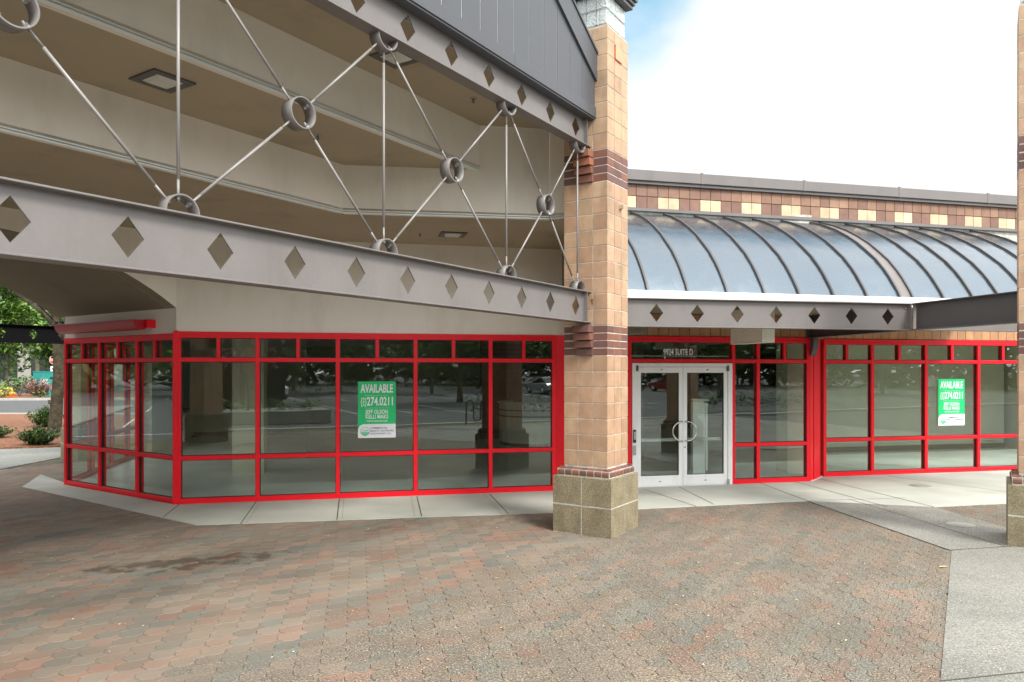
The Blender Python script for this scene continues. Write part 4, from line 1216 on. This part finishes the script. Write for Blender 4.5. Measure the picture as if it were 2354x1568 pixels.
# ------------------------------------------------------------------ things inside the shops
dk = thing('reception_desk', (.62, 20.6, 0), 'curved cream reception desk behind the window next to the pillar', 'desk')
m = MB(); dc = (.62, 20.6)
def arcpoly(r0, r1, a0, a1, n=16):
    o = [(dc[0] + r1 * math.cos(R(a0 + (a1 - a0) * i / n)), dc[1] + r1 * math.sin(R(a0 + (a1 - a0) * i / n))) for i in range(n + 1)]
    o += [(dc[0] + r0 * math.cos(R(a1 - (a1 - a0) * i / n)), dc[1] + r0 * math.sin(R(a1 - (a1 - a0) * i / n))) for i in range(n + 1)]
    return o
m.prism(arcpoly(.90, .98, 150, 330), .10, 1.16); m.build('front_panel', M['offwhite'], dk)
m = MB(); m.prism(arcpoly(.70, 1.03, 148, 332), 1.16, 1.21); m.build('counter_top', M['white'], dk)
m = MB(); m.prism(arcpoly(.88, .96, 150, 330), .013, .10); m.build('kick_plate', M['intdark'], dk)
m = MB(); m.prism(arcpoly(.97, .985, 150, 330), .80, .83); m.prism(arcpoly(.97, .985, 150, 330), .97, .995); m.build('stripe', M['intdark'], dk)
sp_ = thing('security_pedestal', (*at(P0, AD, 9.02, .55), 0), 'white upright security gate pedestal behind the right glass door', 'pedestal')
so2 = at(P0, AD, 8.88, .38)
m = MB(); m.cbox(so2, AD, .0, .24, 0, .09, .013, 1.50, .02); m.build('body', M['white'], sp_)
m = MB(); m.cbox(so2, AD, .26, .30, .01, .08, .20, 1.47, .012); m.build('side_rail', M['alu'], sp_)
m = MB(); m.cbox(so2, AD, -.01, .32, -.005, .095, 1.50, 1.55, .018); m.build('top_cap', M['offwhite'], sp_)

# ------------------------------------------------------------------ vegetation
def leaf_cloud(mb, c, rad, n, size, cols, seed=0, gaps=True):
    rnd = random.Random(seed); k = 0
    off = Vector((seed * 3.1, seed * 1.7, 0))
    while k < n:
        d = Vector((rnd.gauss(0, 1), rnd.gauss(0, 1), rnd.gauss(0, 1))).normalized()
        rr = rnd.random() ** .42
        p = Vector((d.x * rad[0], d.y * rad[1], d.z * rad[2])) * rr
        nz = mnoise.noise((Vector(c) + p + off) * (1.6 / max(.5, max(rad))) * 1.9)
        if gaps and nz < -.10 + (rr - .6) * .35: k += .34; continue
        q = Vector(c) + p
        u = Vector((rnd.gauss(0, 1), rnd.gauss(0, 1), rnd.gauss(0, .6))).normalized(); w_ = u.cross(Vector((rnd.gauss(0, .5), rnd.gauss(0, .5), 1))).normalized()
        s = size * rnd.uniform(.6, 1.3)
        cc = rnd.choice(cols); kk = rnd.uniform(.75, 1.25) ; mb.col = tuple(x * kk for x in cc)
        mb.add([q - u * s, q - w_ * s * .5, q + u * s, q + w_ * s * .5 + Vector((0, 0, s * .2))], [(0, 1, 2, 3)])
        k += 1
def tree(x, y, h, cr, label, leafs, n=2600, size=.16, th=.16, z0=0, bark='barkpale', seed=1, group='trees across the parking lot', cw=.62, base_frac=.32):
    t = thing('tree', (x, y, z0), label, 'tree', group)
    rnd = random.Random(seed)
    m = MB(); top = Vector((x + rnd.uniform(-.3, .3), y, z0 + h * .72))
    m.tube([(x, y, z0 - .05), (x + .03, y, z0 + h * .15), (x + rnd.uniform(-.15, .15), y, z0 + h * .4), tuple(top)], [th * 1.25, th, th * .75, th * .3], 8)
    ends = []
    for i in range(7):
        a = i * 2.4 + rnd.random(); b0 = Vector((x, y, z0 + h * rnd.uniform(.22, .5))); L = cr * rnd.uniform(.6, .95)
        e = b0 + Vector((math.cos(a) * L, math.sin(a) * L, h * rnd.uniform(.16, .36))); mid_ = (b0 + e) / 2 + Vector((0, 0, -.15))
        m.tube([b0, mid_, e], [th * .45, th * .3, th * .12], 6); ends.append(e)
    m.build('trunk', M[bark], t)
    cm_ = MB()
    zc = z0 + h * (base_frac + 1) / 2; rz = h * (1 - base_frac) / 2
    nb = 11
    leaf_cloud(cm_, (x, y, zc), (cr * .75, cr * .75, rz * .95), int(n * .5), size, leafs, seed=seed, gaps=False)
    for i in range(nb):
        a = rnd.uniform(0, 6.28); e = rnd.uniform(-.7, .9); rr_ = cr * rnd.uniform(.45, .8) * math.cos(e * .9)
        c = (x + math.cos(a) * rr_, y + math.sin(a) * rr_, zc + math.sin(e) * rz * .85)
        q = cr * rnd.uniform(.28, .5); leaf_cloud(cm_, c, (q, q, q * .7), int(n * .65 / nb), size, leafs, seed=seed * 13 + i)
    cm_.build('crown', M['leafb'], t)
    return t
GL = [(.075, .165, .018), (.105, .21, .025), (.055, .12, .018), (.15, .245, .035)]
GD = [(.05, .11, .02), (.07, .14, .025), (.035, .08, .02)]
RED = [(.20, .05, .04), (.26, .09, .05), (.14, .05, .04)]

# near mossy trunk through the passage
t = thing('mossy_tree', (-14.6, 23.7, 0), 'mossy leaning tree trunk standing in mulch beside the window corner', 'tree')
m = MB()
tp = [(-14.84, 23.7, -.1), (-14.80, 23.7, .25), (-14.74, 23.7, 1.0), (-14.66, 23.7, 1.9), (-14.64, 23.65, 2.8), (-14.68, 23.6, 3.6), (-14.75, 23.6, 4.4), (-14.6, 23.6, 6.0)]
m.tube(tp, [.26, .20, .18, .175, .17, .155, .13, .08], 14)
m.tube([(-14.45, 23.65, 3.1), (-15.0, 23.5, 3.9), (-15.9, 23.3, 4.6)], [.11, .08, .04], 8)
m.tube([(-14.5, 23.65, 3.4), (-13.8, 23.5, 4.4), (-13.1, 23.3, 5.2)], [.10, .07, .04], 8)
for k in range(7):
    a = random.uniform(3.4, 5.2); z_ = random.uniform(.6, 2.6); cx_ = -14.84 + z_ * .07
    m.tube([(cx_ + math.cos(a) * .12, 23.7 + math.sin(a) * .12, z_), (cx_ + math.cos(a) * .22, 23.7 + math.sin(a) * .22, z_ + .02)], [.05, .035], 8)
m.build('trunk', M['bark'], t)
m = MB()
leaf_cloud(m, (-15.0, 23.2, 1.42), (.42, .25, .22), 90, .05, GL, seed=4); leaf_cloud(m, (-15.6, 23.3, 5.9), (1.8, 1.8, .8), 900, .10, GL, seed=5); leaf_cloud(m, (-13.2, 23.3, 5.6), (1.6, 1.6, 1.0), 700, .10, GL, seed=6)
m.build('crown', M['leafb'], t)

def shrub(name, x, y, r, h, cols, label, n=500, size=.05, seed=1, spiky=False, group='shrubs in the planting beds'):
    t = thing(name, (x, y, 0), label, 'shrub', group); rnd = random.Random(seed)
    st = MB()
    for i in range(9):
        a = rnd.uniform(0, 6.28); q = rnd.uniform(.3, .9)
        st.tube([(x, y, 0), (x + math.cos(a) * r * q * .6, y + math.sin(a) * r * q * .6, h * .5), (x + math.cos(a) * r * q, y + math.sin(a) * r * q, h * rnd.uniform(.7, 1.0))], [.012, .009, .004], 5)
    st.build('stem', M['bark'], t)
    m = MB()
    if spiky:
        for i in range(int(n / 12)):
            a = rnd.uniform(0, 6.28); q = rnd.uniform(.1, 1); e = Vector((x + math.cos(a) * r * q, y + math.sin(a) * r * q * .8, h * rnd.uniform(.75, 1.1) * (1.05 - .45 * q)))
            b = Vector((x + math.cos(a) * r * q * .35, y + math.sin(a) * r * q * .3, h * .1))
            for k in range(14):
                p = b.lerp(e, (k + 1) / 14); u = Vector((rnd.gauss(0, 1), rnd.gauss(0, 1), rnd.gauss(.6, .5))).normalized(); w_ = u.cross(Vector((.3, .2, 1))).normalized(); s = size * rnd.uniform(.7, 1.3)
                c = rnd.choice(cols); kk = rnd.uniform(.75, 1.3); m.col = tuple(z * kk for z in c); m.add([p, p + u * s - w_ * s * .35, p + u * s * 1.9, p + u * s + w_ * s * .35], [(0, 1, 2, 3)])
    else: leaf_cloud(m, (x, y, h * .55), (r, r * .85, h * .5), n, size, cols, seed=seed)
    m.build('foliage', M['leafb'], t)
shrub('green_shrub', -16.7, 26.2, .75, .72, GD + [(.10, .17, .03)], 'loose dark green shrub in the mulch left of the mossy trunk', 2600, .06, 3, True)
shrub('green_shrub', -12.9, 19.9, .62, .52, GD + [(.09, .09, .03)], 'low dark shrub at the front edge of the mulch bed', 2400, .055, 5, True)
shrub('green_shrub', -15.6, 21.9, .70, .42, GD, 'dark green shrub at the left edge of the picture in the mulch', 2400, .055, 6, True)
shrub('barberry', -34.6, 53.6, 1.3, 1.35, [(.22, .075, .085), (.28, .10, .10), (.16, .05, .06), (.30, .15, .10)], 'purple barberry shrub before the teal utility cabinet', 1500, .10, 8, True)
shrub('barberry', -32.9, 53.8, 1.0, 1.2, [(.22, .075, .085), (.28, .10, .10), (.16, .05, .06)], 'purple barberry shrub behind the mossy trunk', 1100, .10, 9, True)
for i, (x, y, r, h) in enumerate(((-37.2, 53.2, 1.1, .85), (-38.9, 53.6, 1.2, .9), (-40.6, 53.2, 1.2, .95))):
    shrub('yellow_shrub', x, y, r, h, [(.38, .42, .05), (.30, .38, .04), (.45, .36, .10)], ['yellow green shrub on the traffic island beside the barberry', 'middle yellow green shrub on the traffic island', 'yellow green shrub on the island at the left picture edge'][i], 800, .09, 11 + i)
for i, (x, y) in enumerate(((-38.0, 56.5), (-41.0, 57.0))):
    shrub('green_shrub', x, y, 1.5, 1.65, GL + GD, ['taller green shrub behind the yellow shrubs next to the cabinet', 'taller green shrub behind the yellow shrubs at the left edge'][i], 900, .10, 31 + i)

# ------------------------------------------------------------------ outdoors to the left
m = MB(); m.prism([(-40, 18.2), (-17, 18.75), G(0, 1033), G(150, 1028), (-10.5, 20.0), (-9.0, 25), (-16, 33.2), (-40, 34.2)], -.05, .05)
tag(m.build('mulch_bed', M['mulch']), 'reddish bark mulch bed around the mossy tree', kind='stuff')
m = MB(); m.prism([(-40, 15.0), (-17, 16.2), G(0, 1079), G(150, 1050), G(150, 1028), G(0, 1033), (-17, 18.8), (-40, 18.3)], -.05, .006)
tag(m.build('aggregate_path', M['aggrdark']), kind='structure')
m = MB(); m.prism([(-90, 33.5), (-5, 31.5), (-5, 50.5), (-34, 50.6), (-90, 49.5)], -.09, -.075); tag(m.build('road', M['asphalt']), kind='structure')
m = MB(); m.prism([(-40, 34.2), (-16, 33.2), (-9, 25), (-8.8, 25.1), (-15.85, 33.5), (-40, 34.5)], -.09, .09)
m.prism([(-90, 50.2), (-36, 51.2), (-30, 51.8), (-25, 54), (-24.8, 54.2), (-30, 52.2), (-36, 51.6), (-90, 50.6)], -.09, .08)
tag(m.build('kerb', M['kerb']), kind='structure')
m = MB(); m.prism([(-90, 50.6), (-36, 51.6), (-30, 52.2), (-25, 54.2), (-25, 62), (-90, 62)], -.09, .04); tag(m.build('island_bed', M['mulch']), 'mulch of the planted traffic island', kind='stuff')
# teal utility cabinet
uc = thing('utility_cabinet', (-34.0, 56.2, 0), 'teal metal utility cabinet on the traffic island', 'cabinet')
m = MB(); ud = dirv(-14)
uo = (-36.9, 56.4)
m.cbox(uo, ud, 0, 1.75, 0, 1.1, .04, 1.9, .01); m.cbox(uo, ud, -.03, 1.78, -.03, 1.13, 1.9, 1.95, .008); m.build('cabinet_body', M['teal'], uc)
m = MB(); m.cbox(uo, ud, .98, 1.85, -.35, -.02, .04, 1.5, .01); m.build('front_box', M['teal'], uc)
m = MB(); m.box(uo, ud, 1.05, 1.78, -.36, -.351, .75, 1.38); m.build('door_panel', mat('pale_teal', (.30, .50, .44), .6, var=.5, vscale=5), uc)
m = MB(); m.cbox(uo, ud, .93, .965, -.06, -.0, .2, 1.8, .005); m.build('handle', M['galv'], uc)
# stop sign
ss = thing('stop_sign', (-37.6, 62, 0), 'octagonal stop sign with white plate below, half behind the trunk', 'sign')
cx_, cz_ = -38.75, 2.1 + (849 - 827) * 62 / F
ss.location = (cx_, 62, 0)
m = MB(); pts = [(cx_ + .40 * math.cos(R(22.5 + 45 * i)), cz_ + .40 * math.sin(R(22.5 + 45 * i))) for i in range(8)]
m.add([(p[0], 61.9, p[1]) for p in pts] + [(p[0], 61.93, p[1]) for p in pts], [tuple(range(8)), tuple(range(8, 16))[::-1]] + [(i, i + 8, (i + 1) % 8 + 8, (i + 1) % 8) for i in range(8)]); m.build('white_border', M['white'], ss)
m = MB(); pts = [(cx_ + .36 * math.cos(R(22.5 + 45 * i)), cz_ + .36 * math.sin(R(22.5 + 45 * i))) for i in range(8)]
m.add([(p[0], 61.885, p[1]) for p in pts], [tuple(range(8))]); m.build('sign_plate', M['stop'], ss)
place_text('lettering', 'STOP', (cx_, 61.88), (1, 0), 0, 0, cz_, .24, .56, M['white'], ss, bold=.02)
m = MB(); m.tube([(cx_, 62, 0), (cx_, 62, cz_ + .3)], .035, 8); m.build('post', M['galv'], ss)
m = MB(); m.box((cx_, 61.9), (1, 0), -.28, .28, 0, .02, cz_ - 1.5, cz_ - .55); m.build('lower_plate', M['white'], ss)
# orange cone on the island
oc = thing('traffic_cone', (-38.9, 55.3, 0), 'orange traffic cone half hidden by the shrubs beside the cabinet', 'cone')
oc.location = (-37.6, 55.0, 0)
m = MB(); m.tube([(-37.6, 55, .05), (-37.6, 55, .72)], [.22, .05], 14); m.build('cone_body', M['orange'], oc)
m = MB(); m.box((-37.6, 55), (1, 0), -.3, .3, -.3, .3, .04, .08); m.build('base_plate', M['orange'], oc)
# trees beyond
tree(-49.0, 71, 12.0, 4.6, 'bright green multi stemmed tree at the left edge beyond the island', GL, 7000, .26, .17, seed=3, group='trees beyond the traffic island', base_frac=.10)
tree(-41.5, 69, 7.2, 3.9, 'darker green tree behind the teal utility cabinet', GD + GL, 5000, .24, .17, seed=7, group='trees beyond the traffic island', base_frac=.12)
tree(-54.5, 84, 15.5, 6.0, 'tall green tree rising at the left behind the black beam', GL + GD, 6500, .34, .22, seed=9, group='trees beyond the traffic island', base_frac=.25)
# far building
fb = thing('far_building', (-60, 100, 0), 'long grey concrete building with dark windows beyond the trees', 'building')
m = MB(); m.box((-110, 96), dirv(4), 0, 75, 0, 20, 0, 8.9); m.cbox((-110, 96), dirv(4), -.3, 75.3, -.3, 20, 8.9, 9.6, .02); m.build('wall', M['concwall'], fb)
for i in range(12):
    m = MB(); m.box((-110, 96), dirv(4), 3 + i * 6, 7.2 + i * 6, -.06, 0, .5, 5.4); m.build('window', M['darkglass'], fb)
lp = thing('light_pole', (-50, 92, 0), 'grey light pole with twin heads above the far building roof', 'lamp post')
lp.location = (-58.2, 92, 0)
m = MB(); m.tube([(-58.2, 92, 0), (-58.2, 92, 11.9)], [.16, .11], 8); m.build('pole', M['galv'], lp)
for sx in (-1, 1):
    m = MB(); m.cbox((-59.8 + sx * .75, 92), (1, 0), -.45, .45, -.3, .3, 11.85, 12.05, .03); m.build('lamp_head', M['darksteel'], lp)

# ------------------------------------------------------------------ parking lot behind the viewer (seen mirrored in the glass)
m = MB(); m.prism([(-60, -2.6), (80, -2.6), (80, -3.0), (-60, -3.0)], -.09, .02); tag(m.build('lot_kerb', M['kerb']), kind='structure')
lm_ = MB()
for r_, y0 in ((0, -10), (1, -15.2), (2, -27), (3, -32.2)):
    for i in range(-8, 26):
        x = i * 2.75
        lm_.box((x, y0), dirv(-90), 0, 5.0, -.05, .05, -.089, -.083)
for x0_ in (-24, -34.5, -50):
    for i in range(12): lm_.box((x0_, -12 + i * 2.6), dirv(180), 0, 4.8, -.05, .05, -.089, -.083)
lm_.box((-20, -12), dirv(90), 0, 27, -.05, .05, -.0895, -.0825)
for y_ in (-15.1, -32.1): lm_.box((-22, y_), (1, 0), 0, 92, -.05, .05, -.0895, -.0825)
tag(lm_.build('stall_marking', M['line']), kind='structure')
# planted hedge strip
def hedge(x0, x1, y, label):
    t = thing('hedge', ((x0 + x1) / 2, y, 0), label, 'hedge', 'clipped hedges around the parking lot')
    m = MB(); n = int((x1 - x0) / 1.2)
    for i in range(n): leaf_cloud(m, (x0 + (i + .5) * (x1 - x0) / n, y, .55), (.9, .8, .62), 260, .075, GD + [(.08, .16, .02)], seed=200 + i + int(y))
    m.build('foliage', M['leafb'], t)
hedge(7, 12, -7.2, 'dark clipped hedge mirrored in the window beside the doors')
hedge(18, 26, -5.4, 'green hedge row mirrored in the far right windows')
hedge(-16, 34, -44, 'long green hedge along the far side of the lot, mirrored in the chamfer glass')
tk = random.Random(5)
labs = 'green lot tree mirrored in the shop windows'
proto = tree(0, 0, 9.6, 4.2, labs, GL, 4200, .30, .16, seed=21, base_frac=.14)
proto2 = tree(0, 0, 8.4, 4.4, labs, GL + GD, 4200, .30, .16, seed=22, base_frac=.14)
index_tree(proto); index_tree(proto2)
spots = [(-44, 2), (-52, 9), (-47, -7), (-60, -1), (-57, 13), (-66, 16), (-14, -40), (-7, -46), (1, -41), (9, -47), (16, -40), (24, -46), (31, -41), (39, -47), (47, -42), (55, -46), (62, -40), (12, -22), (33, -21), (-4, -60), (20, -62), (44, -60), (68, -58), (-22, -52), (52, -21), (27, -56), (6, -56), (36, -66)]
for i, (x, y) in enumerate(spots):
    p = (proto, proto2)[i % 2]
    c = p if i < 2 else copy_tree(p)
    c.location = (x, y, -.09); c.rotation_euler = (0, 0, tk.uniform(0, 6.2)); k = tk.uniform(.85, 1.2); c.scale = (k, k, k)
wd = MB()
for i in range(66):
    a = R(142 + i * 4); r_ = 82 + tk.uniform(-5, 5)
    leaf_cloud(wd, (r_ * math.cos(a), r_ * math.sin(a), 4.6 + tk.uniform(-1, 1.6)), (4.6, 4.6, 6.4), 1100, .8, GD + [(.07, .14, .03), (.09, .16, .02)], seed=300 + i, gaps=False)
tag(wd.build('far_wood', M['leafb']), 'dark line of far trees beyond the parking lot, mirrored in the glass', kind='stuff')
# red maple in a planter behind
pl_ = thing('planter', (-1.5, -7.5, 0), 'low dark planter with grasses mirrored in the left windows', 'planter')
m = MB(); m.cbox((-4.5, -8.5), (1, 0), 0, 5.0, 0, 2.2, -.09, .45, .02); m.build('kerb_wall', M['concwall'], pl_)
m = MB()
for i in range(4): leaf_cloud(m, (-3.9 + i * 1.2, -7.4, .6), (.7, .8, .35), 260, .07, GL, seed=80 + i)
m.build('foliage', M['leafb'], pl_)
tree(-2.6, -7.4, 3.4, 1.5, 'small red leaved maple mirrored in the second window', RED, 1300, .08, .05, seed=41, z0=.4, bark='bark', group='small maples in the planter')
# opposite arcade of the shopping centre
ab = thing('arcade_building', (-24, -16, 0), 'brown arcade building with red window frames mirrored in the left glass', 'building')
m = MB(); ao, add = (-24, -13), dirv(-19)
m.box(ao, add, 0, 26, -8, 0, 0, 5.2); m.build('wall', mat('brown_block', (.17, .115, .08), .85, var=.2), ab)
m = MB(); m.box(ao, add, -1, 27, -8, 3.2, 3.6, 4.5); m.build('arcade_roof', M['steel'], ab)
for i in range(6):
    m = MB(); m.box(ao, add, .8 + i * 4.3, 1.5 + i * 4.3, 2.3, 3.0, 0, 3.6); m.build('column', mat('arcade_column', (.22, .14, .09), .85) if i == 0 else bpy.data.materials['arcade_column'], ab)
for i in range(6):
    m = MB(); m.box(ao, add, 1.9 + i * 4.3, 4.6 + i * 4.3, 0.01, .05, .3, 2.9); m.build('window', M['darkglass'], ab)
# bike rack
bk = thing('bike_rack', (3.0, 5, 0), 'black looped bike rack mirrored in the left glass door', 'bike rack')
bk.location = (4.6, .5, 0)
m = MB(); pts = []
bx0, by0 = 4.6, -1.6
def U(x0, w_, h_, up):
    return [(x0 + w_ / 2 - w_ / 2 * math.cos(math.pi * i / 8), by0, (h_ + w_ / 2 * math.sin(math.pi * i / 8)) if up else (h_ - w_ / 2 * math.sin(math.pi * i / 8))) for i in range(9)]
pts = [(bx0, by0, 0)] + U(bx0, .3, .8, True) + U(bx0 + .3, .3, .3, False) + U(bx0 + .6, .3, .8, True) + [(bx0 + .9, by0, 0)]
m.tube(pts, .03, 8); bk.location = (bx0, by0, 0); m.build('tube_loop', M['black'], bk)

# parked cars
def car(x, y, rz, paint, label):
    t = thing('parked_car', (0, 0, 0), label, 'car', 'cars parked across the lot')
    m = MB()
    L, W = 4.5, 1.78
    side = [(-2.25, .45), (-2.2, .78), (-1.75, .86), (-1.25, .92), (1.15, .98), (1.95, .92), (2.22, .80), (2.25, .42), (1.9, .28), (-1.9, .28)]
    k = len(side)
    def ext(prof_, w0, w1, mb):
        vs = []
        for sg in (-1, 1):
            for (a, z_) in prof_: 
                w_ = w0 if z_ < .95 else w1
                vs.append((a, sg * w_ / 2, z_))
        n_ = len(prof_); mb.add(vs, [tuple(range(n_))[::-1], tuple(range(n_, 2 * n_))] + [(i, (i + 1) % n_, n_ + (i + 1) % n_, n_ + i) for i in range(n_)])
    ext(side, W, W * .97, m)
    roof = [(-1.15, .93), (-.35, 1.40), (.75, 1.43), (1.45, .99)]
    mb2 = MB(); ext(roof, W * .93, W * .78, mb2)
    m.cur = 0; ext([(-.42, 1.385), (-.38, 1.42), (.74, 1.455), (.80, 1.41)], W * .8, W * .8, m)
    m.build('body', paint, t); mb2.build('cabin_glass', M['darkglass'], t)
    for (a, b) in ((-1.4, -1), (-1.4, 1), (1.4, -1), (1.4, 1)):
        w_ = MB(); w_.tube([(a, b * .70, .33), (a, b * .90, .33)], .33, 18); wo_ = w_.build('wheel', M['black'], t)
        w_ = MB(); w_.tube([(a, b * .85, .33), (a, b * .91, .33)], .2, 12); w_.build('rim', M['alu'], wo_)
    for sg in (-1, 1):
        w_ = MB(); w_.cbox((-2.24, sg * .62), (0, 1), -.18, .18, -.03, .03, .60, .72, .01); w_.build('headlight', M['lens'], t)
    t.location = (x, y, -.09); t.rotation_euler = (0, 0, rz)
    return t
paints = [mat('car_silver', (.45, .46, .47), .25, metal=.5, var=.02), mat('car_white', (.75, .75, .74), .25, var=.02), mat('car_dark', (.03, .035, .05), .2, var=.02), mat('car_red', (.30, .02, .02), .25, var=.02)]
cs = []
for i, (x, y, p, lb) in enumerate(((24.8, -34.5, 0, 'silver car parked before the far trees, mirrored in the windows'), (27.6, -34.6, 1, 'white car parked beside the silver one, mirrored in the windows'), (33.1, -34.4, 2, 'dark car parked across the lot, mirrored in the windows'), (38.5, -34.6, 3, 'red car parked across the lot, mirrored in the windows'), (1.4, -34.5, 1, 'white car parked alone, mirrored in the chamfer glass'))):
    car(x, y, R(90) + random.uniform(-.03, .03), paints[p], lb)
